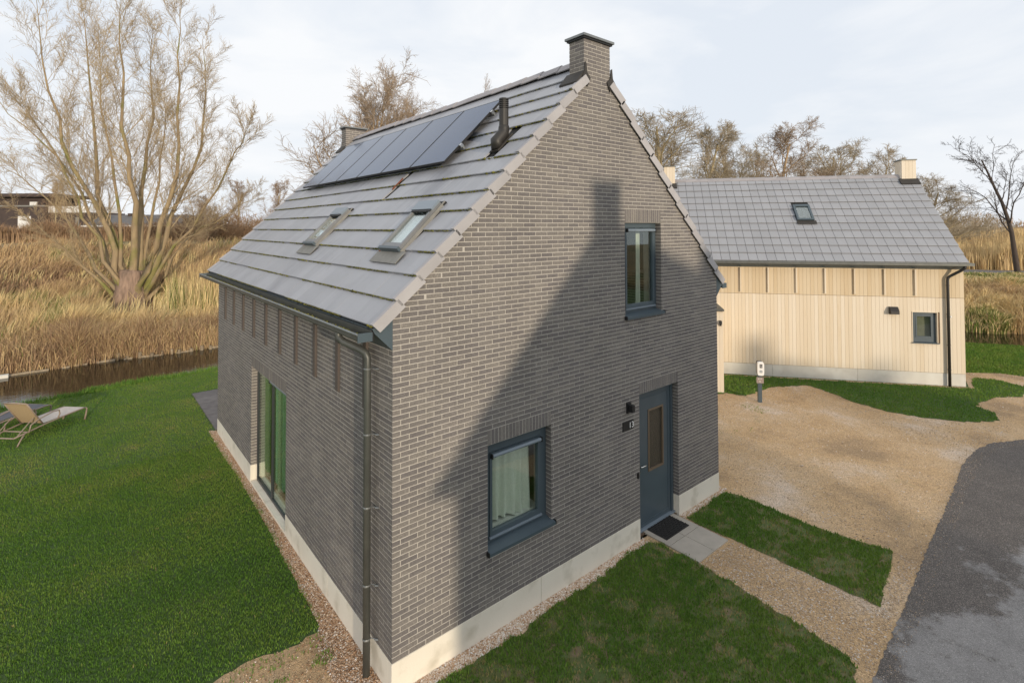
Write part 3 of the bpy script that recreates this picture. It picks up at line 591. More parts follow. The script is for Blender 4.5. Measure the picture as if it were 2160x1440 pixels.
# bricks
DEP = .02
bme = MB().box(-BL / 2, BL / 2, 0, DEP, 0, BH).data('brick'); bme.materials.append(MATS['brick_single'])
jb = HB()
for i, (pl, a0, a1, z0) in enumerate(wall_bricks):
    j = random.uniform(-.0012, .0012); zj = z0 + random.uniform(-.0007, .0007)
    if i in single:
        o = bpy.data.objects.new('brick', bme); COL.objects.link(o); o.parent = wall
        m_ = .5 * (a0 + a1)
        if pl == 'front': o.location = (m_ - ROOT[0], j - ROOT[1], zj)
        else: o.location = (j - ROOT[0], m_ - ROOT[1], zj); o.rotation_euler = (0, 0, -PI / 2)
    elif pl == 'front': jb.box(a0, a1, j, DEP, zj, zj + BH)
    elif pl == 'left': jb.box(j, DEP, a0, a1, zj, zj + BH)
    else: jb.box(W - DEP, W - j, a0, a1, zj, zj + BH)
def soldiers(a, b, z, put):
    n = round((b - a) / .061); w = (b - a) / n
    for i in range(n): put(a + i * w + .0052, a + (i + 1) * w - .0052, z + .005, ltop(z) - JT)
for (a, b, c, d) in (WIN1, WIN2, DOOR):
    soldiers(a, b, d, lambda p, q, z0, z1: jb.box(p, q, random.uniform(-.001, .001), DEP + .04, z0, z1))
    k0 = math.ceil((max(c, ZP) - ZP) / CO - .2)
    z = ZP + k0 * CO
    while z + BH < d + .03:
        if z > c - .03:
            z1 = min(z + BH, d); jb.box(a - DEP, a, .0225, RV, z, z1); jb.box(b, b + DEP, .0225, RV, z, z1)
        z += CO
a, b, c, d = PATIO
soldiers(a, b, d, lambda p, q, z0, z1: jb.box(random.uniform(-.001, .001), DEP + .04, p, q, z0, z1))
z = ZP
while z + BH < d + .03:
    jb.box(.0225, RV, b, b + DEP, z, min(z + BH, d)); jb.box(.0225, RV, a - DEP, a, z, min(z + BH, d)); z += CO
# chimney side bricks
def chimney(y0, y1, front):
    ch = HB(); ch.box(3.217 + MR, 3.833 - MR, y0 + MR - .0006, y1 - MR, 7.0, 8.17); co = ch.build('chimney', 'mortar', house)
    bb = HB(); kk = int((7.05 - ZP) / CO)
    while True:
        z0 = ZP + kk * CO
        if z0 + BH > 8.17: break
        off = 0 if kk % 2 else .11
        for xf, sgn in ((3.217, 1), (3.833, -1)):
            cut = y0 + .0225
            ys = [cut] + ([y0 + .10 + .0, ] if off else [y0 + .20]) + [y1 + JT]
            for p, q in zip(ys[:-1], ys[1:]):
                bb.box(*(sorted((xf + sgn * random.uniform(-.001, .001), xf + sgn * DEP))), p, q - JT, z0, z0 + BH)
        ends = [(3.217, y1, -1)] + ([] if front else [(3.217, y0, 1)])
        for _, yf, sg in ends:
            xs = [3.217, 3.217 + (.21 if off else .105), 3.217 + (.42 if off else .315), 3.833 + JT] if True else 0
            for p, q in zip(xs[:-1], xs[1:]): bb.box(p, q - JT, *(sorted((yf, yf + sg * DEP))), z0, z0 + BH)
        kk += 1
    b_ = bb.build('brickwork', 'brick_joined', co); b_['kind'] = 'stuff'
    cp = HB().box(3.217 - .055, 3.833 + .055, y0 - .055, y1 + .055, 8.195, 8.235)
    cp.build('chimney_cap', 'zinc', co, bevel=.006); HB().box(3.217 - .03, 3.833 + .03, y0 - .03, y1 + .03, 8.168, 8.196).build('cap_underside', 'black', co)
    ys, ye = y0 - .012, y1 + .05
    for sg in (1, -1):
        X = lambda x: x if sg == 1 else W - x
        zt = 7.66
        HB().add([(X(3.205), ys, zt), (X(3.205), ye, zt), (X(3.03), ye, RC_ + 3.03 + .015), (X(3.03), ys, RC_ + 3.03 + .015), (X(3.215), ys, zt - .03), (X(3.215), ye, zt - .03), (X(3.04), ye, RC_ + 3.0), (X(3.04), ys, RC_ + 3.0)],
               [(0, 1, 2, 3), (4, 5, 6, 7), (0, 1, 5, 4), (2, 3, 7, 6), (1, 2, 6, 5), (0, 3, 7, 4)]).build('side_flashing', 'lead', co)
        yy = y0 - .016 if front else y1 + .016
        HB().prism([(X(3.222), zt + .14), (X(3.252), zt + .12), (X(3.265), zt - .02), (X(3.345), zt - .10), (X(3.275), zt - .24), (X(3.14), zt - .15), (X(3.205), zt - .01)], 'y', yy - .008, yy + .008).build('corner_flashing', 'lead', co)
    return co
chimney(0.0, 0.31, True); chimney(LEN - .31, LEN, False)
bo = jb.build('brickwork', 'brick_joined', wall); bo['kind'] = 'stuff'
# plinth panels
def plinth(parts, root_mb, m, par):
    for p in parts: root_mb().box(*p).build('plinth_panel', m, par, bevel=.004)
T0 = -.004
plinth([(T0, 2.268, T0, .09, .0, ZP - .008), (2.276, DOOR[0] - .002, T0, .09, .0, ZP - .008), (DOOR[1] + .002, W + .004, T0, .09, 0, ZP - .008)], HB, 'concrete', wall)
plinth([(T0, .09, .0905, 1.975, 0, ZP - .008), (T0, .09, 1.983, PATIO[0] - .002, 0, ZP - .008), (T0, .09, PATIO[1] + .002, 8.068, 0, ZP - .008), (T0, .09, 8.076, LEN, 0, ZP - .008), (W - .09, W + .004, .0905, LEN, 0, ZP - .008)], HB, 'concrete', wall)
HB().box(DOOR[0] - .0, DOOR[0] + .012, .0905, .16, 0, ZP - .008).box(DOOR[1] - .012, DOOR[1], .0905, .16, 0, ZP - .008).build('plinth_return', 'concrete', wall)
HB().box(.0905, .2, PATIO[1] - .012, PATIO[1] + .002, 0, ZP - .008).box(-.002, .30, PATIO[0], PATIO[1] - .02, 0.0, .055).build('threshold', 'concrete', wall)

# ---------------- windows
def window(o, name, par, pane_x, pane_z, sill_drop, roll=True, curtain=None):
    a, b, c, d = o; px0, px1 = pane_x; pz0, pz1 = pane_z; y = .112
    fr = HB()
    fr.box(a + .001, px0 - .045, y, y + .07, c + .03, d - .001).box(px1 + .045, b - .001, y, y + .07, c + .03, d - .001)
    fr.box(px0 - .045, px1 + .045, y, y + .07, pz1 + .06, d - .001).box(px0 - .045, px1 + .045, y, y + .07, c + .03, pz0 - .065)
    w = fr.build(name, 'anthracite', par, bevel=.004)
    sa = HB()
    s = .042
    sa.box(px0 - s, px0, y - .014, y + .05, pz0 - .06, pz1 + .055).box(px1, px1 + s, y - .014, y + .05, pz0 - .06, pz1 + .055)
    sa.box(px0, px1, y - .014, y + .05, pz1, pz1 + .055).box(px0, px1, y - .014, y + .05, pz0 - .06, pz0)
    sa.build('sash', 'anthracite', w, bevel=.003)
    HB().box(px0 - .002, px1 + .002, y + .018, y + .024, pz0 - .002, pz1 + .002).build('pane', 'glass', w)
    HB().box(px0 - .055, px1 + .055, y - .035, y - .005, pz0 - .088, pz0 - .063).build('drip_rail', 'anthracite_light', w, bevel=.005)
    if roll:
        HB().tube([(px0 - .02, y - .035, pz1 + .018), (px1 + .03, y - .035, pz1 + .018)], .026, 12).build('screen_roll', 'anthracite_light', w, smooth=False)
        HB().box(px0 - .036, px0 - .018, y - .065, y - .004, pz1 - .012, pz1 + .05).box(px1 + .028, px1 + .046, y - .065, y - .004, pz1 - .012, pz1 + .05).build('roll_bracket', 'black', w, bevel=.003)
    si = HB(); si.prism([(y + .004, c + .055), (-.055, c + .012), (-.055, c - .028), (-.048, c - .028), (-.046, c + .002), (y + .004, c + .040)], 'x', a - .006, b + .03)
    si.build('sill', 'anthracite', w)
    HB().box(a - .02, a - .006, -.057, .02, c - .03, c + .03).box(b + .03, b + .044, -.057, .0, c - .03, c + .03).build('sill_end', 'black', w, bevel=.002)
    return w
w1 = window(WIN1, 'window', house, (1.495, 2.315), (1.235, 2.205), .1)
w2_ = window(WIN2, 'window', house, (4.365, 5.090), (3.93, 5.165), .1)
def curtain(par, x0, x1, y, z0, z1, folds, amp, m, name='curtain', flare=0.0):
    n = folds * 10; V = []; F = []
    nz_ = 8
    for r in range(nz_ + 1):
        f = r / nz_; z = z1 + (z0 - z1) * f
        for i in range(n + 1):
            u = i / n; ph = u * folds * 2 * PI
            V.append((x0 + (x1 - x0) * u + flare * f * (u - .5) + .012 * math.sin(ph * .5 + 2 * f), y + amp * (.55 + .6 * f) * math.sin(ph + .9 * math.sin(3 * u + f)) + .01 * math.sin(7 * u), z + .03 * math.sin(5 * u) * f))
    for r in range(nz_):
        for i in range(n): q = r * (n + 1) + i; F.append((q, q + 1, q + n + 2, q + n + 1))
    mb = HB(); mb.v = V; mb.f = F; return mb.build(name, m, par, smooth=True)
curtain(w1, 1.47, 2.29, .28, 1.22, 2.30, 6, .035, 'curtain')
HB().box(1.36, 2.47, .22, .46, 1.17, 1.20).build('inner_sill', 'white_paint', w1)
curtain(w2_, 4.93, 5.02, .34, 3.80, 5.25, 1, .03, 'curtain')
# interior rooms: two boxes so that the panes show rooms, not sky
HB().quad((.3, 5.5, .02), (W - .3, 5.5, .02), (W - .3, 5.5, 3.0), (.3, 5.5, 3.0)).build('inner_wall', 'plaster', house)
HB().box(.2, W - .2, .38, LEN - .2, 3.0, 3.2).build('upper_floor', 'plaster', house)
HB().box(.05, W - .05, .05, LEN - .05, -.05, .03).build('ground_floor', 'floor_wood', house)
HB().quad((3.0, .38, 3.2), (3.0, 4, 3.2), (3.0, 4, 6.5), (3.0, .38, 6.5)).quad((3.0, 3.2, 3.2), (6.2, 3.2, 3.2), (6.2, 3.2, 5.3), (3.0, 3.2, 6.5)).build('bedroom_wall', 'brown_wood', house)
# ---------------- front door
a, b, c, d = DOOR; y = .125
fr = HB().box(a + .013, a + .075, y - .02, y + .07, .06, d - .001).box(b - .075, b - .013, y - .02, y + .07, .06, d - .001).box(a + .075, b - .075, y - .02, y + .07, d - .075, d - .001)
dr = fr.build('door', 'anthracite', house, bevel=.004)
gx0, gx1, gz0, gz1 = 4.965, 5.365, 1.0, 2.02; lx0, lx1, lz0, lz1 = a + .079, b - .079, .075, d - .079
lf = HB().box(lx0, gx0, y, y + .05, lz0, lz1).box(gx1, lx1, y, y + .05, lz0, lz1).box(gx0, gx1, y, y + .05, lz0, gz0).box(gx0, gx1, y, y + .05, gz1, lz1)
leaf = lf.build('door_leaf', 'anthracite', dr)
# raised moulding line
mo = HB(); q = .07; t_ = .012
for (x0, x1, z0, z1) in ((lx0 + q, lx1 - q, lz1 - q - t_, lz1 - q), (lx0 + q, lx1 - q, lz0 + q, lz0 + q + t_), (lx0 + q, lx0 + q + t_, lz0 + q + t_, lz1 - q - t_), (lx1 - q - t_, lx1 - q, lz0 + q + t_, lz1 - q - t_)): mo.box(x0, x1, y - .008, y, z0, z1)
mo.build('moulding', 'anthracite', dr)
gf = HB(); g_ = .028
gf.box(gx0 - g_, gx0 + .004, y - .012, y + .02, gz0 - g_, gz1 + g_).box(gx1 - .004, gx1 + g_, y - .012, y + .02, gz0 - g_, gz1 + g_).box(gx0 + .004, gx1 - .004, y - .012, y + .02, gz1 - .004, gz1 + g_).box(gx0 + .004, gx1 - .004, y - .012, y + .02, gz0 - g_, gz0 + .004)
gf.build('glazing_frame', 'brown_frame', dr, bevel=.003)
HB().box(gx0, gx1, y + .02, y + .03, gz0, gz1).build('door_pane', 'glass_frosted', dr)
HB().box(a + .013, b - .013, .105, .30, .0, .034).build('door_step', 'concrete', dr)
HB().box(a + .0, b - .0, y - .045, y + .06, .035, .072).build('weather_bar', 'anthracite_light', dr, bevel=.006)
HB().box(4.655, 4.695, y - .012, y, 1.0, 1.27).build('handle_plate', 'black', dr, bevel=.003)
HB().tube([(4.675, y - .01, 1.14), (4.675, y - .055, 1.14), (4.69, y - .062, 1.14), (4.80, y - .062, 1.14), (4.815, y - .045, 1.14)], .010, 8).build('handle', 'chrome', dr, smooth=True)
HB().tube([(4.675, y - .012, 1.045), (4.675, y - .022, 1.045)], .014, 10).build('lock', 'chrome', dr)
HB().box(4.462, 4.495, -.022, .0, 1.045, 1.135).box(4.466, 4.491, -.026, -.022, 1.05, 1.075).build('door_bell', 'black', house, bevel=.002)
# ---------------- patio door on long wall
a, b, c, d = PATIO; x = .115
fr = HB().box(x, x + .07, b - .05, b - .003, .06, d - .002).box(x, x + .07, a + .003, a + .05, .06, d - .002).box(x, x + .07, a + .05, b - .05, d - .05, d - .002).box(x - .01, x + .08, a + .05, b - .05, .056, .11)
pd = fr.build('patio_door', 'frame_dark', house, bevel=.003)
MY = 5.20
HB().box(x - .012, x + .055, MY - .026, MY + .026, .11, d - .05).build('mullion', 'frame_dark', pd)
HB().box(x + .02, x + .026, MY + .03, b - .045, .10, d - .045).build('pane', 'glass_patio', pd)
HB().box(x + .01, x + .016, a + .045, MY - .03, .10, d - .045).build('pane', 'glass_patio', pd)
HB().tube([(x - .03, a + .02, d - .075), (x - .03, MY + .0, d - .075)], .032, 12).build('screen_roll', 'anthracite_light', pd)
HB().box(x - .07, x, MY, MY + .02, d - .11, d - .035).build('roll_bracket', 'black', pd)
def curtain_y(par, y0, y1, x, z0, z1, folds, amp, m):
    n = folds * 10; mb = HB()
    for r in range(2):
        for i in range(n + 1): u = i / n; mb.v.append((x + amp * math.sin(u * folds * 2 * PI), y0 + (y1 - y0) * u, (z0, z1)[r]))
    for i in range(n): mb.f.append((i, i + 1, n + 2 + i, n + 1 + i))
    return mb.build('curtain', m, par, smooth=True)
curtain_y(pd, 4.05, 4.95, .36, .05, 2.36, 9, .035, 'curtain_green'); curtain_y(pd, 5.35, 5.95, .40, .05, 2.36, 6, .035, 'curtain_green')
# ---------------- dark timber slats on long wall
for i in range(10):
    yc = .700 + .9045 * i
    HB().box(-.032, .001, yc - .05, yc + .05, 3.015, 3.88).build('batten', 'brown_wood', wall, bevel=.003)

# ---------------- roof
roof = HB()
for X in (lambda x: x, lambda x: W - x):
    sg = 1
    pts = [(-.24, RC_ - .24 - .075), (HX, RC_ + HX - .075), (HX, RC_ + HX - .15), (-.20, RC_ - .20 - .14)]
    roof.prism([(X(p), z) for p, z in pts], 'y', .004, LEN - .004)
roof = roof.build('roof', 'underlay', house)
# soffit boxes
for X in (lambda x: x, lambda x: W - x):
    HB().prism([(X(.001), 3.848), (X(-.215), 4.064), (X(-.245), 4.12), (X(-.20), 4.14), (X(.001), 4.30)], 'y', .0, LEN).build('soffit', 'anthracite', roof)
U = np.array((0, -1, 0.)); VV = np.array((1, 0, 1.)) / 2 ** .5; WW = np.array((-1, 0, 1.)) / 2 ** .5
EX, TW, TLEN = .3725, .300, .43
NROW = 14; S0 = -.255 * 2 ** .5
def tile_mesh(w, gap, length=TLEN, name='roof_tile'):
    mb = MB(); t = .026; k = .036 / EX
    x0, x1 = -w / 2 + gap / 2, w / 2 - gap / 2; e = .006
    vs = []
    # lower edge slightly rounded: three profile points
    prof = [(0.0, -t), (0.0, -e), (e, -.0015), (length, -k * length), (length, -k * length - t)]
    return mb.prism([(p[0], p[1]) for p in prof], 'x', x0, x1).data(name)
tile_d = tile_mesh(TW, .003); tile_d.materials.append(MATS['tile_object'])
def mat4(u, v, w, o):
    return Matrix(((u[0], v[0], w[0], o[0]), (u[1], v[1], w[1], o[1]), (u[2], v[2], w[2], o[2]), (0, 0, 0, 1)))
def orig(s, y, lift=0.0):     # point on left roof surface
    x = s / 2 ** .5; return np.array((x, y, x + RC_)) + WW * lift
SKY1 = (3.97, 4.52, .70, 1.60); SKY2 = (.75, 1.30, .70, 1.60); HOLE = (2.92, 3.06, 2.05, 2.42)
VENT = (.53, .76, 2.78, 3.14)
tiles = []
ncol = int(round((LEN + .04) / TW)); wy = (LEN + .04) / ncol
for r in range(NROW):
    s = S0 + r * EX
    for c_ in range(ncol):
        y0 = -.02 + c_ * wy; parts = [(y0, y0 + wy)]
        for (ya, yb, sa, sb) in (SKY1, SKY2, HOLE, VENT, (-.1, .325, 4.36, 9), (LEN - .325, LEN + .1, 4.36, 9)):
            if s + EX * .5 > sa and s + EX * .5 < sb + .05: parts = subtract(parts, ya - .02, yb + .02)
        full = len(parts) == 1 and abs(parts[0][1] - parts[0][0] - wy) < 1e-6
        for p in parts:
            if p[1] - p[0] > .03: tiles.append((r, s, p[0], p[1], full))
sc = sorted([(view_size(orig(t[1] + .18, .5 * (t[2] + t[3])), WW), i) for i, t in enumerate(tiles) if t[4]], reverse=True)
single_t = set(i for _, i in sc[:300])
jt = HB(); tv = np.array([v.co[:] for v in tile_d.vertices]); tf = [tuple(p.vertices) for p in tile_d.polygons]
for i, (r, s, y0, y1, full) in enumerate(tiles):
    lift = random.uniform(-.0015, .0015); o_ = orig(s + random.uniform(-.002, .002), .5 * (y0 + y1), lift)
    if i in single_t:
        o = bpy.data.objects.new('roof_tile', tile_d); COL.objects.link(o); o.parent = roof
        o.matrix_local = mat4(U, VV, WW, o_ - np.array(ROOT))
    else:
        q = tv.copy(); q[:, 0] *= (y1 - y0) / wy; jt.add([tuple(o_ + U * p[0] + VV * p[1] + WW * p[2]) for p in q], tf)
for r in range(NROW):     # right slope, out of sight from here
    s = S0 + r * EX
    for c_ in range(ncol):
        if s > 4.2 and (c_ < 2 or c_ > ncol - 3): continue
        o_ = orig(s, -.02 + (c_ + .5) * wy)
        jt.add([(W - P[0], P[1], P[2]) for P in (o_ + U * p[0] + VV * p[1] + WW * p[2] for p in tv)], tf)
j = jt.build('tile_field', 'tile_island', roof); j['kind'] = 'stuff'
# verge tiles: L-shaped, lapped
def verge_data(mir):
    mb = MB(); k = .036 / EX; ln = EX + .03
    # cross-section in (u, w): u towards the viewer (-y)
    sec = [(-.045, .009), (.026, .009), (.026, -.122), (.012, -.122), (.012, -.004), (-.045, -.004)]
    a = [(p[0], 0.0, p[1] + .004) for p in sec]; b = [(p[0], ln, p[1] - k * ln) for p in sec]
    n = len(sec); mb.add(a + b, [tuple(range(n)), tuple(range(2 * n - 1, n - 1, -1))] + [(i, (i + 1) % n, n + (i + 1) % n, n + i) for i in range(n)])
    if mir: mb.v = [(p[0] , p[1], p[2]) for p in mb.v]
    return mb.data('verge_tile')
vd = verge_data(False); vd.materials.append(MATS['verge'])
URM = np.array((0, -1, 0.)); VRM = np.array((-1, 0, 1.)) / 2 ** .5; WRM = np.array((1, 0, 1.)) / 2 ** .5
for r in range(NROW):
    s = S0 + r * EX
    if s / 2 ** .5 + .26 > 3.26: continue
    o = bpy.data.objects.new('verge_tile', vd); COL.objects.link(o); o.parent = roof; p = orig(s, -.02); o.matrix_local = mat4(U, VV, WW, p - np.array(ROOT))
    o = bpy.data.objects.new('verge_tile', vd); COL.objects.link(o); o.parent = roof; q = np.array((W - p[0], p[1], p[2])); o.matrix_local = mat4(URM, VRM, WRM, q - np.array(ROOT))
    # far end
    o = bpy.data.objects.new('verge_tile', vd); COL.objects.link(o); o.parent = roof; p = orig(s, LEN + .02); o.matrix_local = mat4(-U, VV, WW, p - np.array(ROOT))
# ridge tiles
zr = HX + RC_ + .012
def ridge_data(ln):
    mb = MB(); sec = [(-.15, -.115), (-.075, -.02), (-.035, .012), (.035, .012), (.075, -.02), (.15, -.115), (.138, -.128), (.0, -.02), (-.138, -.128)]
    n = len(sec); a = [(p[0], 0, p[1] + .012) for p in sec]; b = [(p[0], ln, p[1] - .004) for p in sec]
    return mb.add(a + b, [tuple(range(n)), tuple(range(2 * n - 1, n - 1, -1))] + [(i, (i + 1) % n, n + (i + 1) % n, n + i) for i in range(n)]).data('ridge_tile')
nr = 20; rl = (LEN - .64) / nr; rd = ridge_data(rl + .03); rd.materials.append(MATS['ridge'])
for i in range(nr):
    o = bpy.data.objects.new('ridge_tile', rd); COL.objects.link(o); o.parent = roof
    o.location = (HX - ROOT[0] + random.uniform(-.004, .004), .32 + i * rl - ROOT[1], zr - .02 + random.uniform(-.003, .003) + .012 * math.sin(i * .55)); o.rotation_euler = (random.uniform(-.01, .01), 0, 0)
# moss along the course edges
n = 7200; rr_ = RNG.integers(0, NROW, n); wts = RNG.random(n); keep = wts < np.interp(rr_, [0, 4, 8, 13], [.9, 1, .8, .25]); rr_ = rr_[keep]; n = len(rr_)
yy = RNG.uniform(-.02, LEN, n); cl = vnoise(yy, rr_ * 3.1, 1.7, 31) > .30; yy = yy[cl]; rr_ = rr_[cl]; n = len(yy)
sizes = RNG.uniform(.006, .017, n) * np.where(RNG.random(n) > .94, 1.7, 1); Vm = []; 
for r_, y_, sz in zip(rr_, yy, sizes):
    P = orig(S0 + r_ * EX - .004, y_, -.024 + random.uniform(-.008, .012))
    bad = any(ya - .05 < y_ < yb + .05 and sa - .1 < S0 + r_ * EX < sb + .1 for (ya, yb, sa, sb) in (SKY1, SKY2))
    if bad: sz = .0005
    Vm.append(OCT * np.array((sz * .9, sz * 1.8, sz * .8)) + P - np.array(ROOT))
me = np_mesh('moss', np.concatenate(Vm), (OCF[None] + (np.arange(n) * 6)[:, None, None]).reshape(-1, 3)); o = link('moss', me, 'moss', roof); o['kind'] = 'stuff'
# gutters
def gutter(X):
    g = HB(); x0, x1, zb, zt = -.405, -.245, 3.995, 4.075; t = .006
    g.prism([(X(x0), zt), (X(x0), zb + .02), (X(x0 + .02), zb), (X(x1 - .02), zb), (X(x1), zb + .02), (X(x1), zt + .03), (X(x1 - t), zt + .03), (X(x1 - t), zb + .02 + t), (X(x1 - .02), zb + t), (X(x0 + .02), zb + t), (X(x0 + t), zb + .02), (X(x0 + t), zt)], 'y', .02, LEN + .16)
    go = g.build('gutter', 'zinc_dark', roof)
    HB().tube([(X(x0 - .004), .01, zt), (X(x0 - .004), LEN + .16, zt)], .013, 8).build('gutter_bead', 'zinc', go)
    for ya in (.004, LEN + .1605): HB().box(*sorted((X(x0 - .005), X(x1 + .005))), ya, ya + .0155, zb - .006, zt + .012).build('end_cap', 'anthracite', go)
    if X(0) == 0:
        n = 900; V_ = []
        for i in range(n):
            sz = random.uniform(.010, .024); V_.append(OCT * np.array((sz, sz * 1.8, sz * .6)) + np.array((random.uniform(x0 + .03, x1 - .02), random.uniform(.05, LEN + .1), zb + .02 + random.random() * .02)) - np.array(ROOT))
        me = np_mesh('gutter_moss', np.concatenate(V_), (OCF[None] + (np.arange(n) * 6)[:, None, None]).reshape(-1, 3)); o = link('gutter_moss', me, 'moss', go); o['kind'] = 'stuff'
gutter(lambda x: x); gutter(lambda x: W - x)
HB().box(-.236, -.225, .01, LEN, 3.98, 4.13).build('fascia', 'black', roof)
# downpipe
dp = HB().tube([(-.32, .80, 4.0), (-.32, .80, 3.95), (-.315, .785, 3.91), (-.28, .73, 3.865), (-.15, .52, 3.79), (-.115, .465, 3.755), (-.10, .447, 3.70), (-.10, .447, 3.60), (-.10, .447, .0)], .043, 14).build('downpipe', 'zinc_dark', house, smooth=True)
for z in (3.57, 2.80, 1.95, 1.05, .43):
    HB().tube([(-.10, .447, z - .012), (-.10, .447, z - .004), (-.10, .447, z + .004), (-.10, .447, z + .012)], [.044, .048, .048, .044], 14).tube([(-.06, .43, z), (.0, .36, z)], .006, 6).tube([(-.03, .37, z), (.0, .34, z)], .012, 6).build('pipe_clip', 'zinc', dp)

# ---------------- solar panels
PS0, PS1, PY0, PP = 2.55, 4.23, 1.66, 1.160
for i in range(6):
    y0 = PY0 + i * PP; y1 = y0 + PP - .022
    def P(s, y, l): return tuple(orig(s, y, l))
    def slab(mb, s0, s1, ya, yb, l0, l1):
        mb.add([P(s0, ya, l0), P(s1, ya, l0), P(s1, yb, l0), P(s0, yb, l0), P(s0, ya, l1), P(s1, ya, l1), P(s1, yb, l1), P(s0, yb, l1)], [(0, 3, 2, 1), (4, 5, 6, 7), (0, 1, 5, 4), (1, 2, 6, 5), (2, 3, 7, 6), (3, 0, 4, 7)]); return mb
    f = .012
    fr = HB(); slab(fr, PS0, PS1, y0, y0 + f, .075, .112); slab(fr, PS0, PS1, y1 - f, y1, .075, .112); slab(fr, PS0, PS0 + f, y0 + f, y1 - f, .075, .112); slab(fr, PS1 - f, PS1, y0 + f, y1 - f, .075, .112)
    pn = fr.build('solar_panel', 'black', house)
    slab(HB(), PS0 + f, PS1 - f, y0 + f, y1 - f, .085, .1105).build('cell_sheet', 'solar', pn)
for s in (2.95, 3.85):
    slab(HB(), s, s + .04, PY0 - .06, PY0 + 6 * PP + .03, .02, .072).build('mounting_rail', 'zinc', house)
    slab(HB(), s - .01, s + .05, PY0 - .05, PY0 - .015, .06, .115).build('clamp', 'chrome', house)
# ---------------- skylights
def skylight(ya, yb, sa, sb):
    w_ = .044
    mb = HB(); slab(mb, sa, sb, ya, ya + w_, -.03, .075); slab(mb, sa, sb, yb - w_, yb, -.03, .075); slab(mb, sa, sa + .11, ya + w_, yb - w_, -.03, .07); slab(mb, sb - .09, sb, ya + w_, yb - w_, -.03, .07)
    k_ = mb.build('skylight', 'frame_grey', house)
    slab(HB(), sa + .11, sb - .09, ya + w_, yb - w_, .040, .046).build('pane', 'glass_roof', k_)
    slab(HB(), sa + .10, sb - .08, ya + w_ - .005, yb - w_ + .005, -.03, -.02).build('blind', 'white_paint', k_)
    slab(HB(), sb - .17, sb + .01, ya - .005, yb + .005, .066, .098).build('hood', 'anthracite_light', k_)
    slab(HB(), sb - .20, sb - .165, ya + .015, yb - .015, .06, .088).build('hood_lip', 'black', k_)
    slab(HB(), sa - .012, sa + .03, ya - .005, yb + .005, .02, .088).build('bottom_rail', 'anthracite', k_)
    slab(HB(), sa - .20, sa + .01, ya - .12, yb + .10, .006, .014).build('apron', 'lead_pale', k_)
    slab(HB(), sa, sb + .06, ya - .018, ya, -.02, .03).build('side_flashing', 'lead_pale', k_)
    slab(HB(), sb, sb + .07, ya - .02, yb + .05, -.03, .012).build('head_gap', 'underlay', k_)
    tc_ = HB(); slab(tc_, sa - .02, sa + .06, yb + .025, yb + .065, -.02, .02); slab(tc_, sa + .07, sa + .12, yb + .02, yb + .055, -.02, .022)
    tc_.build('tile_offcut', 'terracotta', k_)
skylight(*SKY1); skylight(*SKY2)
# broken tile gap with raw terracotta edge
slab(HB(), 2.14, 2.44, 3.058, 3.068, -.03, -.004).build('broken_edge', 'terracotta', roof)
# ---------------- flue
FY = .645
vb = orig(3.03, FY); vx, vy, vz = vb
pf = HB().tube([orig(2.84, FY, -.02), orig(2.90, FY, .07), vb + np.array((-.012, 0, .085)), vb + np.array((0, 0, .16)), vb + np.array((0, 0, .20)), vb + np.array((0, 0, .21))], [.098, .094, .088, .084, .080, .073], 16)
fl_ = pf.build('flue', 'plastic_black', house, smooth=True)
HB().tube([(vx, vy, vz + .18), (vx, vy, vz + .465)], .071, 16).build('flue_pipe', 'plastic_black', fl_, smooth=False)
for i in range(4): HB().tube([(vx, vy, vz + .475 + i * .030), (vx, vy, vz + .491 + i * .030)], .075, 16).build('louvre', 'plastic_black', fl_)
HB().tube([(vx, vy, vz + .46), (vx, vy, vz + .60)], .050, 12).tube([(vx, vy, vz + .596), (vx, vy, vz + .618), (vx, vy, vz + .632)], [.075, .072, .03], 16).build('flue_cap', 'plastic_black', fl_)
slab(HB(), 2.76, 3.16, FY - .10, FY + .10, -.02, .004).build('flue_base', 'lead', fl_)
# ================================================================== fittings on the gable (things of their own)
lamp = thing('wall_lamp', 'small black square lamp on the brick wall left of the front door', 'lamp', (4.26, 0, 2.20))
def LB(l): return MB(l)
LB((4.26, 0, 2.2)).box(4.185, 4.285, -.03, -.002, 2.19, 2.36).build('back_plate', 'black', lamp, bevel=.003)
LB((4.26, 0, 2.2)).box(4.20, 4.27, -.115, -.031, 2.22, 2.33).build('lamp_head', 'black', lamp, bevel=.004)
sg_ = thing('number_sign', 'black house number plate reading 13 beside the front door', 'sign', (4.22, 0, 1.91))
LB((4.22, 0, 1.91)).box(4.088, 4.362, -.014, -.002, 1.91, 2.057).build('plate', 'black', sg_, bevel=.002)
def text_mesh(s, size, name, m, par, loc, rot, ext=.002):
    cu = bpy.data.curves.new(name, 'FONT'); cu.body = s; cu.size = size; cu.extrude = ext; cu.align_x = 'CENTER'
    t = bpy.data.objects.new('tmp', cu); COL.objects.link(t); dg = bpy.context.evaluated_depsgraph_get(); me = bpy.data.meshes.new_from_object(t.evaluated_get(dg)); bpy.data.objects.remove(t)
    me.materials.clear(); o = link(name, me, m, par); o.location = loc; o.rotation_euler = rot; return o
text_mesh('13', .135, 'digits', 'white_plastic', sg_, (4.300 - 4.22, -.017, 1.937 - 1.91), (PI / 2, 0, 0))
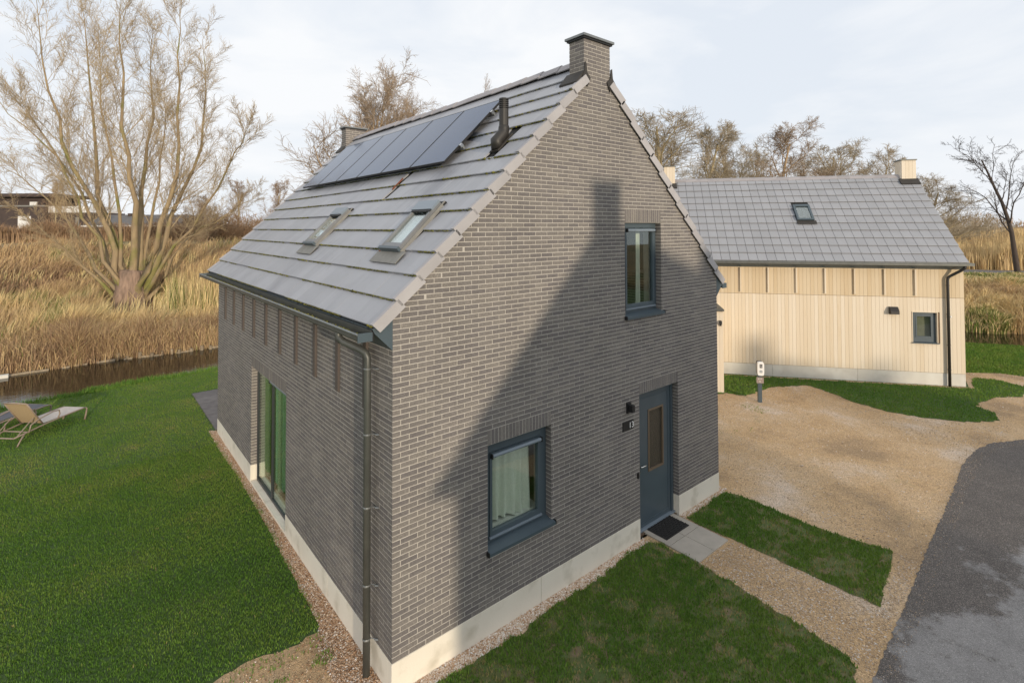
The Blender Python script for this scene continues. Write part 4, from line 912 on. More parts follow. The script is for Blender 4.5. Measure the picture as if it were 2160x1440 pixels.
# door mat
dm = thing('door_mat', 'black rubber door mat with raised weave on paving by door', 'mat', (5.16, -.11, 0))
mm = MB((5.16, -.11, 0)); mm.box(4.83, 5.50, -.315, .09, .032, .040); dmb = mm.build('mat_base', 'rubber', dm)
mm = MB((5.16, -.11, 0))
for i in range(15):
    for j in range(9):
        x = 4.848 + i * .0445; yv = -.302 + j * .0435
        if (i + j) % 2: mm.box(x, x + .034, yv + .006, yv + .018, .040, .051)
        else: mm.box(x + .010, x + .022, yv, yv + .034, .040, .050)
mm.box(4.83, 5.50, -.315, -.306, .040, .048).box(4.83, 5.50, .081, .09, .040, .048).build('mat_weave', 'rubber', dm)['kind'] = 'stuff'
pav = thing('paving', 'four grey concrete slabs laid in front of the front door', 'paving', (5.18, -.4, 0)); 
for (x0, x1) in ((4.735, 5.180), (5.188, 5.635)):
    for (y0, y1) in ((-.955, -.435), (-.427, .110)):
        MB((5.18, -.4, 0)).box(x0, x1, y0, y1, 0, .031).build('slab', 'paver', pav, bevel=.004)
ter = thing('terrace', 'dark grey paved terrace behind the far end of brick house', 'terrace', (2, 11.8, 0))
for i in range(7):
    for j in range(6):
        x0 = .0 + i * .605; y0 = 9.95 + j * .63
        MB((2, 11.8, 0)).box(x0, x0 + .599, y0, y0 + .624, 0, .03 + random.uniform(0, .003)).build('slab', 'terrace', ter, bevel=.004)

# ================================================================== TIMBER HOUSE
A2 = np.array([19.535, -1.735, 0.0]); D2 = np.array([-.6119, .7909, 0.0])
L2 = 9.25; HW2 = 2.95; C2 = 4.32; ZP2 = .412
O2 = A2 + D2 * L2
th = thing('timber_house', 'pale vertical timber clad house with grey tiled roof', 'house', tuple(O2), math.atan2(-.7909, .6119))
def TX(t): return L2 - t                       # t = metres from the right-hand corner, as seen
WN2 = (TX(1.487), TX(.785), 1.392, 2.38)
bk = MB()
for c in wall_cells(0, L2, lambda x: 4.2, (WN2,), .05): bk.add([(x, .022, z) for x, z in c], [(0, 1, 2, 3)])
for x in (.022, L2 - .022): bk.add([(x, .022, .05), (x, 2 * HW2 - .022, .05), (x, 2 * HW2 - .022, 4.2), (x, HW2, C2 + HW2 - .12), (x, .022, 4.2)], [(0, 1, 2, 3, 4)])
bk.quad((0, 2 * HW2, .05), (L2, 2 * HW2, .05), (L2, 2 * HW2, 4.2), (0, 2 * HW2, 4.2))
tw = bk.build('wall', 'timber_dark', th)
PW = .1178; nb = int(round(L2 / PW)); pw = L2 / nb
def board_data(z0, z1, m='timber'):
    d_ = MB().box(0.0026, pw - .0026, 0, .02, z0, z1).data('board'); d_.materials.append(MATS[m]); return d_
lowb = board_data(ZP2 + .004, 2.872); upb = board_data(2.884, 4.0, 'timber_upper'); cutA = board_data(ZP2 + .004, WN2[2] - .02); cutB = board_data(WN2[3] + .02, 2.872)
def board(me, x, y=0.0, rz=0.0):
    o = bpy.data.objects.new('board', me); COL.objects.link(o); o.parent = tw; o.location = (x, y + random.uniform(-.001, .001), 0); o.rotation_euler = (0, 0, rz)
for i in range(nb):
    x = i * pw; board(upb, x)
    if x + pw > WN2[0] - .012 and x < WN2[1] + .012: board(cutA, x); board(cutB, x)
    else: board(lowb, x)
for i in range(int(2 * HW2 / pw)): board(lowb, L2 + .0, i * pw, PI / 2); board(upb, L2, i * pw, PI / 2)
for i in range(10):
    x = TX(.50 + .9045 * i) if i == 0 else TX(.495 + .9045 * i)
    if i == 0: continue
    MB().box(x - .024, x + .024, -.062, -.0005, 2.935, 3.80).build('batten', 'timber', tw, bevel=.002)
for (t0, t1) in ((-.003, 3.141), (3.148, 5.81), (5.817, L2)):
    MB().box(TX(t1), TX(t0), .012, .09, 0, ZP2 - .006).build('plinth_panel', 'concrete_grey', tw, bevel=.004)
MB().box(L2 - .09, L2 - .012, .0905, 2 * HW2, 0, ZP2 - .006).build('plinth_panel', 'concrete_grey', tw)
# window
a, b, c, d = WN2
w = MB().box(a, a + .07, .075, .13, c, d).box(b - .07, b, .075, .13, c, d).box(a + .07, b - .07, .075, .13, d - .07, d).box(a + .07, b - .07, .075, .13, c, c + .12).build('window', 'anthracite', th, bevel=.003)
MB().box(a + .11, a + .15, .06, .115, c + .15, d - .10).box(b - .15, b - .11, .06, .115, c + .15, d - .10).box(a + .15, b - .15, .06, .115, d - .14, d - .10).box(a + .15, b - .15, .06, .115, c + .15, c + .19).box(a + .07, a + .11, .07, .13, c + .12, d - .07).box(b - .11, b - .07, .07, .13, c + .12, d - .07).box(a + .11, b - .11, .07, .13, d - .10, d - .07).box(a + .11, b - .11, .07, .13, c + .12, c + .15).build('sash', 'anthracite', w, bevel=.003)
MB().box(a + .14, b - .14, .09, .096, c + .18, d - .13).build('pane', 'glass', w)
MB().box(a + .02, b - .02, .2, .22, c, d).build('blind', 'blind_olive', w)
MB().box(a - .022, a - .001, -.012, .14, c - .01, d + .022).box(b + .001, b + .022, -.012, .14, c - .01, d + .022).box(a, b, -.012, .14, d + .001, d + .022).build('trim', 'timber', w)
MB().prism([(.08, c + .01), (-.05, c - .015), (-.05, c - .035), (.08, c - .012)], 'x', a - .045, b + .045).build('sill', 'anthracite', w)
# wall vent hood
vx0, vx1 = TX(2.19), TX(1.935)
MB().prism([(0, 2.545), (-.07, 2.545), (-.17, 2.40), (-.17, 2.31), (-.005, 2.31)], 'x', vx0, vx1).build('vent_hood', 'plastic_black', th, bevel=.004)
# roof
rf = MB()
for Y in (lambda y: y, lambda y: 2 * HW2 - y):
    rf.prism([(Y(-.22), C2 - .22 - .075), (Y(HW2), C2 + HW2 - .075), (Y(HW2), C2 + HW2 - .15), (Y(-.18), C2 - .18 - .14)], 'x', .0, L2)
rf = rf.build('roof', 'underlay', th)
MB().prism([(.001, 3.815), (-.2, 3.96), (-.235, 4.02), (-.19, 4.05), (.0, 4.2)], 'x', 0, L2).build('soffit', 'anthracite', rf)
U2 = np.array((1, 0, 0.)); V2 = np.array((0, 1, 1.)) / 2 ** .5; W2n = np.array((0, -1, 1.)) / 2 ** .5
S02 = -.25 * 2 ** .5; NR2 = 12; nc2 = int(round((L2 + .08) / .30)); w2c = (L2 + .08) / nc2
tile2 = tile_mesh(w2c, .012); tile2.materials.append(MATS['tile_plain'])
def orig2(s, x, lift=0.): y = s / 2 ** .5; return np.array((x, y, y + C2)) + W2n * lift
SKT = (TX(4.62), TX(4.05)); SKS = (1.60, 2.42)
pts2 = []
for r in range(NR2):
    s = S02 + r * EX
    for c_ in range(nc2):
        x0 = -.04 + c_ * w2c; parts = [(x0, x0 + w2c)]
        if s + EX * .5 > SKS[0] and s + EX * .5 < SKS[1] + .1: parts = subtract(parts, SKT[0] - .01, SKT[1] + .01)
        full = len(parts) == 1 and abs(parts[0][1] - parts[0][0] - w2c) < 1e-6
        for p in parts:
            if p[1] - p[0] > .03: pts2.append((s, p[0], p[1], full))
cands = [i for i, p in enumerate(pts2) if p[3]]; cands.sort(key=lambda i: -pts2[i][1]); sing2 = set(cands[:300])
t2 = MB(); tv2 = np.array([v.co[:] for v in tile2.vertices]); tf2 = [tuple(p.vertices) for p in tile2.polygons]
for i, (s, x0, x1, full) in enumerate(pts2):
    o_ = orig2(s + random.uniform(-.002, .002), .5 * (x0 + x1), random.uniform(-.0015, .0015))
    if i in sing2:
        o = bpy.data.objects.new('roof_tile', tile2); COL.objects.link(o); o.parent = rf; o.matrix_local = mat4(U2, V2, W2n, o_)
    else:
        q = tv2.copy(); q[:, 0] *= (x1 - x0) / w2c; t2.add([tuple(o_ + U2 * p[0] + V2 * p[1] + W2n * p[2]) for p in q], tf2)
for r in range(NR2):
    for c_ in range(nc2):
        o_ = orig2(S02 + r * EX, -.04 + (c_ + .5) * w2c); t2.add([(P[0], 2 * HW2 - P[1], P[2]) for P in (o_ + U2 * p[0] + V2 * p[1] + W2n * p[2] for p in tv2)], tf2)
t2.build('tile_field', 'tile_plain', rf)['kind'] = 'stuff'
def slab2(mb, s0, s1, xa, xb, l0, l1):
    P = lambda s, x, l: tuple(orig2(s, x, l))
    return mb.add([P(s0, xa, l0), P(s0, xb, l0), P(s1, xb, l0), P(s1, xa, l0), P(s0, xa, l1), P(s0, xb, l1), P(s1, xb, l1), P(s1, xa, l1)], [(0, 3, 2, 1), (4, 5, 6, 7), (0, 1, 5, 4), (1, 2, 6, 5), (2, 3, 7, 6), (3, 0, 4, 7)])
# eave comb under the lowest course
ec = MB()
for i in range(int(L2 / .15)):
    slab2(ec, S02 + .02, S02 + .05, i * .15 + .01, i * .15 + .14, -.085, -.03)
ec.build('eave_comb', 'mortar', rf)['kind'] = 'stuff'
rd2 = ridge_data(.47); rd2.materials.append(MATS['ridge'])
for i in range(19):
    o = bpy.data.objects.new('ridge_tile', rd2); COL.objects.link(o); o.parent = rf; o.location = (.45 + (i + 1) * .438, HW2, C2 + HW2 - .055 + random.uniform(-.003, .003)); o.rotation_euler = (0, 0, PI / 2)
def chim2(x0, x1):
    c = MB().box(x0 + .01, x1 - .01, HW2 - .24, HW2 + .24, 6.6, 7.74).build('chimney', 'timber_dark', th)
    for i in range(4):
        w_ = (x1 - x0) / 4; MB().box(x0 + i * w_ + .002, x0 + (i + 1) * w_ - .002, HW2 - .26, HW2 - .24, 7.05, 7.75).build('board', 'timber', c)
        MB().box(x0 - .01, x0 + .01, HW2 - .24 + i * .12 + .002, HW2 - .24 + (i + 1) * .12 - .002, 6.9, 7.75).build('board', 'timber', c)
    MB().box(x0 - .04, x1 + .03, HW2 - .29, HW2 + .29, 7.75, 7.79).build('chimney_cap', 'zinc_dark', c)
    slab2(MB(), (HW2 - .44) * 2 ** .5, (HW2 - .23) * 2 ** .5, x0 - .1, x1 + .06, -.01, .03).build('flashing', 'lead', c)
chim2(L2 - .50, L2 - .02); chim2(.02, .46)
k2 = MB(); xa, xb = SKT; sa, sb = SKS
slab2(k2, sa, sb, xa, xa + .07, -.03, .07); slab2(k2, sa, sb, xb - .07, xb, -.03, .07); slab2(k2, sa, sa + .08, xa + .07, xb - .07, -.03, .07); slab2(k2, sb - .1, sb, xa + .07, xb - .07, -.03, .075)
k2 = k2.build('skylight', 'anthracite', th)
slab2(MB(), sa + .08, sb - .1, xa + .07, xb - .07, .03, .036).build('pane', 'glass_roof', k2)
slab2(MB(), sa + .05, sb - .08, xa + .05, xb - .05, -.25, -.23).build('blind', 'white_paint', k2)
slab2(MB(), sa - .17, sa + .0, xa - .02, xb + .06, .004, .012).build('apron', 'lead', k2)
MB().box(-.05, L2 + .10, -.40, -.25, 3.955, 3.963).box(-.05, L2 + .10, -.402, -.395, 3.955, 4.03).box(-.05, L2 + .1, -.256, -.25, 3.963, 4.05).build('gutter', 'zinc_dark', rf)
MB().tube([(-.05, -.402, 4.03), (L2 + .10, -.402, 4.03)], .012, 8).build('gutter_bead', 'zinc', rf)
px = TX(.50)
dp2 = MB().tube([(px + .38, -.32, 3.95), (px + .37, -.31, 3.88), (px + .30, -.25, 3.80), (px + .06, -.10, 3.60), (px + .01, -.085, 3.54), (px, -.085, 3.45), (px, -.085, 0)], .044, 12).build('downpipe', 'plastic_black', th, smooth=True)
for z in (3.3, 2.35, 1.35, .55): MB().tube([(px, -.085, z - .012), (px, -.085, z + .012)], .05, 12).tube([(px + .03, -.06, z), (px + .08, 0, z)], .007, 6).build('pipe_clip', 'plastic_black', dp2)
MB().tube([(px + .05, -.10, 2.28), (px + .06, -.13, 2.28)], .025, 8).build('pipe_tag', 'white_plastic', dp2)
# projecting timber porch at its left part
MB().box(.0, TX(7.83), -2.36, .0, .02, 2.58).build('porch', 'timber_dark', th)
PO = [c for c in th.children if c.name.startswith('porch')][0]
pbd = MB().box(.0018, pw - .0018, 0, .02, .03, 2.56).data('board'); pbd.materials.append(MATS['timber'])
for i in range(int(TX(7.83) / pw) + 1):
    o = bpy.data.objects.new('board', pbd); COL.objects.link(o); o.parent = PO; o.location = (TX(7.83) + .02 - (i + 1) * pw, -2.38, 0)
for i in range(20):
    o = bpy.data.objects.new('board', pbd); COL.objects.link(o); o.parent = PO; o.location = (TX(7.83) + .02, -2.36 + i * pw, 0); o.rotation_euler = (0, 0, PI / 2)
MB().box(-.05, TX(7.83) + .04, -2.44, .02, 2.585, 2.64).build('porch_roof', 'zinc_dark', PO)
pl_ = thing('porch_lamp', 'small black lamp on the timber porch edge beside brick house', 'lamp', tuple(O2 + D2 * -TX(7.83) + np.array((-.7909, -.6119, 0)) * 2.40 + np.array((0, 0, 2.12))), math.atan2(-.7909, .6119))
MB().box(-.10, -.04, -.03, -.0, 0, .17).build('back_plate', 'black', pl_); MB().box(-.10, -.04, -.12, -.03, .06, .16).build('lamp_head', 'black', pl_)

# ================================================================== neighbouring houses across the road (behind the camera: they cast the shade)
def bricktex():
    m, t, p = nodes('brick_plain'); N = t.nodes; K = t.links.new
    geo = N.new('ShaderNodeTexCoord'); mpn = N.new('ShaderNodeMapping'); mpn.inputs['Rotation'].default_value = (PI / 2, 0, 0); K(geo.outputs['Object'], mpn.inputs[0])
    b = N.new('ShaderNodeTexBrick'); b.inputs['Color1'].default_value = (.115, .10, .095, 1); b.inputs['Color2'].default_value = (.09, .08, .08, 1); b.inputs['Mortar'].default_value = (.45, .41, .36, 1)
    b.inputs['Scale'].default_value = 1; b.inputs['Brick Width'].default_value = .22; b.inputs['Row Height'].default_value = .061; b.inputs['Mortar Size'].default_value = .005
    K(mpn.outputs[0], b.inputs['Vector']); K(b.outputs[0], p.inputs['Base Color']); p.inputs['Roughness'].default_value = .85; MATS['brick_plain'] = m
bricktex()
def plain_house(label, loc, rz):
    h = thing('brick_house', label, 'house', loc, rz, 'brick houses across the road'); hw, ln, ze, zr_ = HW2, 9.3, 4.2, C2 + HW2 - .12
    MB().prism([(-hw, 0), (hw, 0), (hw, ze), (0, zr_), (-hw, ze)], 'y', 0, ln).build('wall', 'brick_plain', h)
    r = MB()
    for sg in (1, -1): r.prism([(sg * (hw + .25), C2 - .25), (0, C2 + hw), (0, C2 + hw - .13), (sg * (hw + .25), C2 - .38)], 'y', -.05, ln + .05)
    r.build('roof', 'tile_object', h)
    for y0 in (0.0, ln - .31):
        c = MB().box(-.31, .31, y0 - .002, y0 + .31, 6.5, 7.81).build('chimney', 'brick_plain', h); MB().box(-.36, .36, y0 - .05, y0 + .36, 7.81, 7.85).build('chimney_cap', 'zinc', c)
    MB().box(-hw - .4, -hw - .24, 0, ln, 3.97, 4.06).build('gutter', 'zinc_dark', h); MB().box(hw + .24, hw + .4, 0, ln, 3.97, 4.06).build('gutter', 'zinc_dark', h)
    for (x0, x1, z0, z1) in ((-1.6, -.6, 1.0, 2.4), (.9, 1.9, .05, 2.4), (-.5, .5, 3.8, 5.3)):
        w_ = MB().box(x0, x1, -.02, .02, z0, z1).build('window', 'anthracite', h); MB().box(x0 + .12, x1 - .12, -.03, -.021, z0 + .12, z1 - .12).build('pane', 'black', w_)
    return h
plain_house('dark brick house across the road facing the gable, outside the view', (.36, -14.8, 0), PI + .12)
plain_house('dark brick house farthest across the road, outside the view', (3.9, -48.7, 0), PI + .12)

# ================================================================== CHARGING POST
cpz = thing('charging_post', 'white electric car charger on dark grey post in driveway', 'charger', (12.937, 1.898, 0), math.radians(-52))
MB().box(-.055, .055, -.05, .06, 0, .80).build('post', 'anthracite', cpz, bevel=.006)
cs = []
for k_ in range(24):
    t = 2 * PI * k_ / 24; n_ = 5.0; cx_ = abs(math.cos(t)) ** (2 / n_) * math.copysign(.093, math.cos(t)); cz_ = abs(math.sin(t)) ** (2 / n_) * math.copysign(.200, math.sin(t)); cs.append((cx_, 1.03 + cz_))
MB().prism(cs, 'y', -.17, -.06).build('charger_shell', 'white_plastic', cpz, bevel=.008)
MB().prism([(p[0] * .98, p[1]) for p in cs], 'y', -.059, .04).build('charger_back', 'black', cpz)
MB().box(-.030, .040, -.176, -.169, 1.06, 1.165).build('screen', 'black', cpz)
for (x0, x1, z0, z1) in ((-.018, .026, 1.135, 1.142), (-.018, -.010, 1.10, 1.135), (.018, .026, 1.085, 1.12), (-.01, .02, 1.083, 1.090)): MB().box(x0, x1, -.179, -.1765, z0, z1).build('screen_mark', 'white_plastic', cpz)
MB().tube([(.005, -.169, .955), (.005, -.178, .955)], .042, 18).build('socket', 'button_grey', cpz)
MB().box(-.10, .10, -.062, -.052, .58, .755).build('plaque', 'plaque', cpz, bevel=.003)
for (x, z) in ((-.035, .71), (.025, .715), (-.005, .63)): MB().tube([(x, -.0625, z), (x, -.066, z)], .014, 10).build('plaque_mark', 'white_plastic', cpz)

# ================================================================== SUN LOUNGERS
def lounger(label, loc, rz, sling, frame, back_up, grp='sun loungers on the lawn'):
    l = thing('sun_lounger', label, 'lounger', loc, rz, grp); hw = .32; zs = .33
    for sg in (-1, 1):
        y = sg * hw
        MB().tube([(0.02, y, .24), (.35, y, .27), (.8, y, .31), (1.4, y, .335), (1.80, y, .34), (1.90, y, .335)], .018, 8).build('rail', frame, l, smooth=True)
        MB().tube([(.28, y, .27), (.17, y, .12), (.10, y, 0)], [.018, .017, .016], 8).build('leg', frame, l, smooth=True)
        MB().tube([(1.90, y, .335), (1.945, y, .30), (1.93, y, .20), (1.885, y, 0)], [.018, .02, .022, .024], 8).build('leg', frame, l, smooth=True)
        MB().tube([(.36, y * 1.06, .25), (.40, y * 1.08, .42), (.60, y * 1.09, .50), (.95, y * 1.09, .56), (1.12, y * 1.08, .54), (1.15, y * 1.06, .44), (1.10, y * 1.04, .33)], .016, 8).build('armrest', frame, l, smooth=True)
        if back_up: MB().tube([(.12, y * .9, .24), (.50, y * .9, .55)], .012, 6).build('strut', frame, l)
    MB().tube([(.02, -hw, .24), (.02, hw, .24)], .016, 8).tube([(.35, -hw, .27), (.35, hw, .27)], .014, 8).tube([(1.915, -hw, .325), (1.915, hw, .325)], .016, 8).build('crossbar', frame, l)
    nn = 10; mb = MB()
    for i in range(nn + 1):
        x = .74 + (1.90 - .74) * i / nn
        for j in range(5): yy_ = -hw * .94 + 2 * hw * .94 * j / 4; mb.v.append((x, yy_, zs + .012 - .03 * math.sin(PI * i / nn) * math.sin(PI * j / 4)))
    for i in range(nn):
        for j in range(4): q = i * 5 + j; mb.f.append((q, q + 1, q + 6, q + 5))
    mb.add([(p[0], p[1], p[2] - .006) for p in mb.v[:55]], [tuple(reversed(f)) for f in mb.f[:40]]); mb.build('seat_sling', sling[0], l, smooth=True)
    bx, bz = (-.42, .62) if back_up else (-.68, .0)
    mb = MB(); n0 = 8
    for sh in (0, .008):
        for i in range(n0 + 1):
            f = i / n0
            for j in range(5): mb.v.append((.74 + bx * f + sh, -hw * .94 + 2 * hw * .94 * j / 4, zs + .012 + bz * f - .035 * math.sin(PI * f) * math.sin(PI * j / 4)))
    for sh in range(2):
        for i in range(n0):
            for j in range(4): q = sh * 45 + i * 5 + j; mb.f.append((q, q + 1, q + 6, q + 5))
    mb.build('back_sling', sling[1], l, smooth=True)
    for sg in (-1, 1): MB().tube([(.74, sg * hw * .95, zs), (.74 + bx * .5, sg * hw * .95, zs + bz * .5), (.74 + bx, sg * hw * .95, zs + bz + .01)], .017, 8).build('back_rail', frame, l, smooth=True)
    MB().tube([(.74 + bx, -hw * .95, zs + bz + .01), (.74 + bx - .02, 0, zs + bz + .025), (.74 + bx, hw * .95, zs + bz + .01)], .020, 8).build('headrest', frame, l, smooth=True)
lounger('beige sun lounger with raised backrest on the lawn', (-4.17, 11.98, 0), math.radians(45.3), ('lounger_pale', 'lounger_tan'), 'lounger_frame', True)
lounger('dark grey sun lounger lying flat behind the beige one', (-4.98, 12.95, 0), math.radians(43), ('lounger_grey', 'lounger_grey'), 'lounger_frame', False)

# ================================================================== canal edge
stk = [(155, 650, .09), (305, 620, .10), (505, 600, .06), (655, 580, .14), (770, 566, .06), (885, 548, .12), (1000, 533, .16), (1115, 520, .22), (1210, 512, .07), (1325, 500, .18), (1440, 488, .08), (1540, 475, .12), (1635, 464, .16), (1700, 458, .1), (1820, 440, .07), (1915, 428, .14), (2000, 418, .09)]
for i, (x, y, h) in enumerate(stk):
    p = gnd(x / 4.5, 640 + y / 4.5, -.45)
    mb = MB(tuple((p[0], p[1], -.9))); r = random.uniform(.05, .085); mb.tube([(p[0], p[1], -.9), (p[0] + random.uniform(-.02, .02), p[1], -.45 + h)], [r, r * .9], 8)
    o = mb.build('bank_stake', 'stake'); o.location = (p[0], p[1], -.9); tagp(o, 'short weathered wooden stake in the far canal edge, ' + ORD[i], 'stake', 'stakes along the far canal edge')
p = gnd(6, 640 + 690 / 4.5, -.45)
mb = MB((p[0], p[1], -.8)); mb.box(p[0] - .22, p[0] + .16, p[1] - .10, p[1] + .14, -.8, -.40); o = mb.build('concrete_block', 'concrete_grey', bevel=.02); o.location = (p[0], p[1], -.8); tagp(o, 'white concrete block at the far water edge, left side', 'block')
V = []; idx = [i for i in range(NS) if 14 < i < 50]
for i in idx:
    a = Fr[i] + Oo[i] * .02; b = Fr[i] + Oo[i] * .10; zt = -.455 + .05 * (wob[i])
    V += [(a[0], a[1], -.9), (a[0], a[1], zt), (b[0], b[1], zt), (b[0], b[1], -.9)]
F = [(4 * j + k_, 4 * j + k_ + 1, 4 * j + 5 + k_, 4 * j + 4 + k_) for j in range(len(idx) - 1) if j % 5 in (0, 1, 3) for k_ in range(3)]
o = link('bank_edging', np_mesh('bank_edging', V, F), 'stake'); o['kind'] = 'structure'

# ================================================================== reeds and rough grass
def reeds(n, t0, t1, s0, s1, h0, h1, tone_fn, w=.016, lean=.25, keep=None, wind=(0, 0)):
    t = RNG.uniform(t0, t1, n); s = RNG.uniform(s0, s1, n)
    if keep is not None: k_ = keep(t, s); t = t[k_]; s = s[k_]; n = len(t)
    P = terr(t, s); clump = .35 + .55 * vnoise(P[:, 0], P[:, 1], .7, 12) + .5 * vnoise(P[:, 0], P[:, 1], 2.1, 13); h = RNG.uniform(h0, h1, n) * clump; a = RNG.uniform(0, 2 * PI, n); ww = w * RNG.uniform(.6, 1.5, n)
    le = lean * h * np.abs(RNG.normal(0, .75, n)); b = RNG.uniform(0, 2 * PI, n)
    tip = P + np.c_[np.cos(b) * le + wind[0] * h, np.sin(b) * le + wind[1] * h, h]; mid = P + np.c_[np.cos(b) * le * .3 + wind[0] * h * .3, np.sin(b) * le * .3 + wind[1] * h * .3, h * .6]
    dx = np.c_[np.cos(a) * ww, np.sin(a) * ww, 0 * a]; V = np.empty((n, 6, 3)); V[:, 0] = P - dx - (0, 0, .1); V[:, 1] = P + dx - (0, 0, .1); V[:, 2] = mid + dx * .7; V[:, 3] = mid - dx * .7
    V4 = V[:, [0, 1, 2]]; V5 = V[:, [0, 2, 3]].copy(); V[:, 3] = mid - dx * .7; V5[:, 2] = V[:, 3]
    V6 = np.stack([mid - dx * .7, mid + dx * .7, tip], 1)
    allv = np.concatenate([V4, V5, V6], 1).reshape(-1, 3); T = np.clip(tone_fn(P[:, 0], P[:, 1], s, n), 0, 1)
    return allv, np.repeat(T, 9)
def off_bole(t, s):
    P = terr(t, s); return ~((np.abs(P[:, 0] + .60) < 1.25) & (P[:, 1] > 27.3) & (P[:, 1] < 34.5)) | (RNG.random(len(t)) < .05)
def tone_low(x, y, s, n): return .04 + .20 * vnoise(x, y, .6, 41) + .22 * vnoise(x, y, 2.4, 49) + .14 * np.clip((s - .5) / 3, 0, 1) + RNG.normal(0, .14, n) + (RNG.random(n) > .975) * .7
def tone_mid(x, y, s, n):
    g = vnoise(x, y, .35, 42); return .30 + .56 * g - .18 * np.clip((s - 9) / 4, 0, 1) + RNG.normal(0, .13, n) + (vnoise(x, y, .8, 43) > .66) * .55 * (RNG.random(n) > .5)
def tone_top(x, y, s, n): return .14 + .34 * vnoise(x, y, .3, 44) + RNG.normal(0, .13, n) + (vnoise(x, y, .5, 45) > .66) * .6 * (RNG.random(n) > .45)
stuff_mesh('reed_bank', [reeds(34000, 1.75, 4.7, .15, 4.5, .45, 1.15, tone_low, .014, .75), reeds(2500, 1.75, 4.7, .0, .5, .3, .8, tone_low, .009, 1.1), reeds(42000, 1.75, 4.9, 3.2, 13, .6, 1.5, tone_mid, .017, .35, wind=(.16, -.05), keep=off_bole), reeds(34000, 1.7, 5.2, 11, 29, .4, 1.3, tone_top, .022, .5, wind=(.2, 0)),
    reeds(7000, 3.75, 5.0, 5, 14, 1.4, 2.6, tone_mid, .018, .15)], 'reed', 'golden brown reeds and rough grass on far canal bank', 'reeds')
def tone_bank(x, y, s, n): return .26 + .42 * vnoise(x, y, .5, 46) + RNG.normal(0, .12, n) + (vnoise(x, y, .4, 47) > .62) * .75 * (RNG.random(n) > .45)
def tone_gold(x, y, s, n): return .38 + .20 * vnoise(x, y, .12, 48) + RNG.normal(0, .08, n)
stuff_mesh('right_bank_grass', [reeds(34000, 7.4, 9.3, .05, 7.5, .25, .95, tone_bank, .022, .7), reeds(26000, 7.2, 9.5, 7, 16.5, .08, .35, lambda x, y, s, n: tone_bank(x, y, s, n) + .35 * (RNG.random(n) > .4), .025, .7)], 'reed', 'tufted green and straw grass on bank right of timber house', 'grass')
stuff_mesh('reed_field', [reeds(60000, 6.6, 9.6, 22.5, 55, 1.2, 2.4, tone_gold, .03, .2), reeds(26000, 6.4, 9.8, 55, 120, 1.6, 2.8, tone_gold, .07, .2)], 'reed', 'tall golden reed field beyond the timber house', 'reeds')
def strip(name, t0, t1, s0, s1, dz, m, kind='structure', n=40):
    t = np.linspace(t0, t1, n); rows = [terr(t, np.full(n, s_)) + (0, 0, dz) for s_ in np.linspace(s0, s1, 5)]; V = np.concatenate(rows)
    F = [(r * n + i, (r + 1) * n + i, (r + 1) * n + i + 1, r * n + i + 1) for r in range(4) for i in range(n - 1)]
    o = link(name, np_mesh(name, V, F, smooth=True), m); o['kind'] = kind; return o
strip('far_road', 6.6, 10.5, 17.5, 21.0, .05, 'terrace'); strip('dike_path', 1.2, 5.5, 29.5, 33.5, .05, 'bank_grass')
stuff_mesh('dike_hedge', [reeds(16000, .8, 4.8, 47, 50, 1.6, 2.3, lambda x, y, s, n: .16 + RNG.normal(0, .06, n), .05, .5)], 'reed', 'long clipped brown hedge in front of the far buildings', 'hedge')

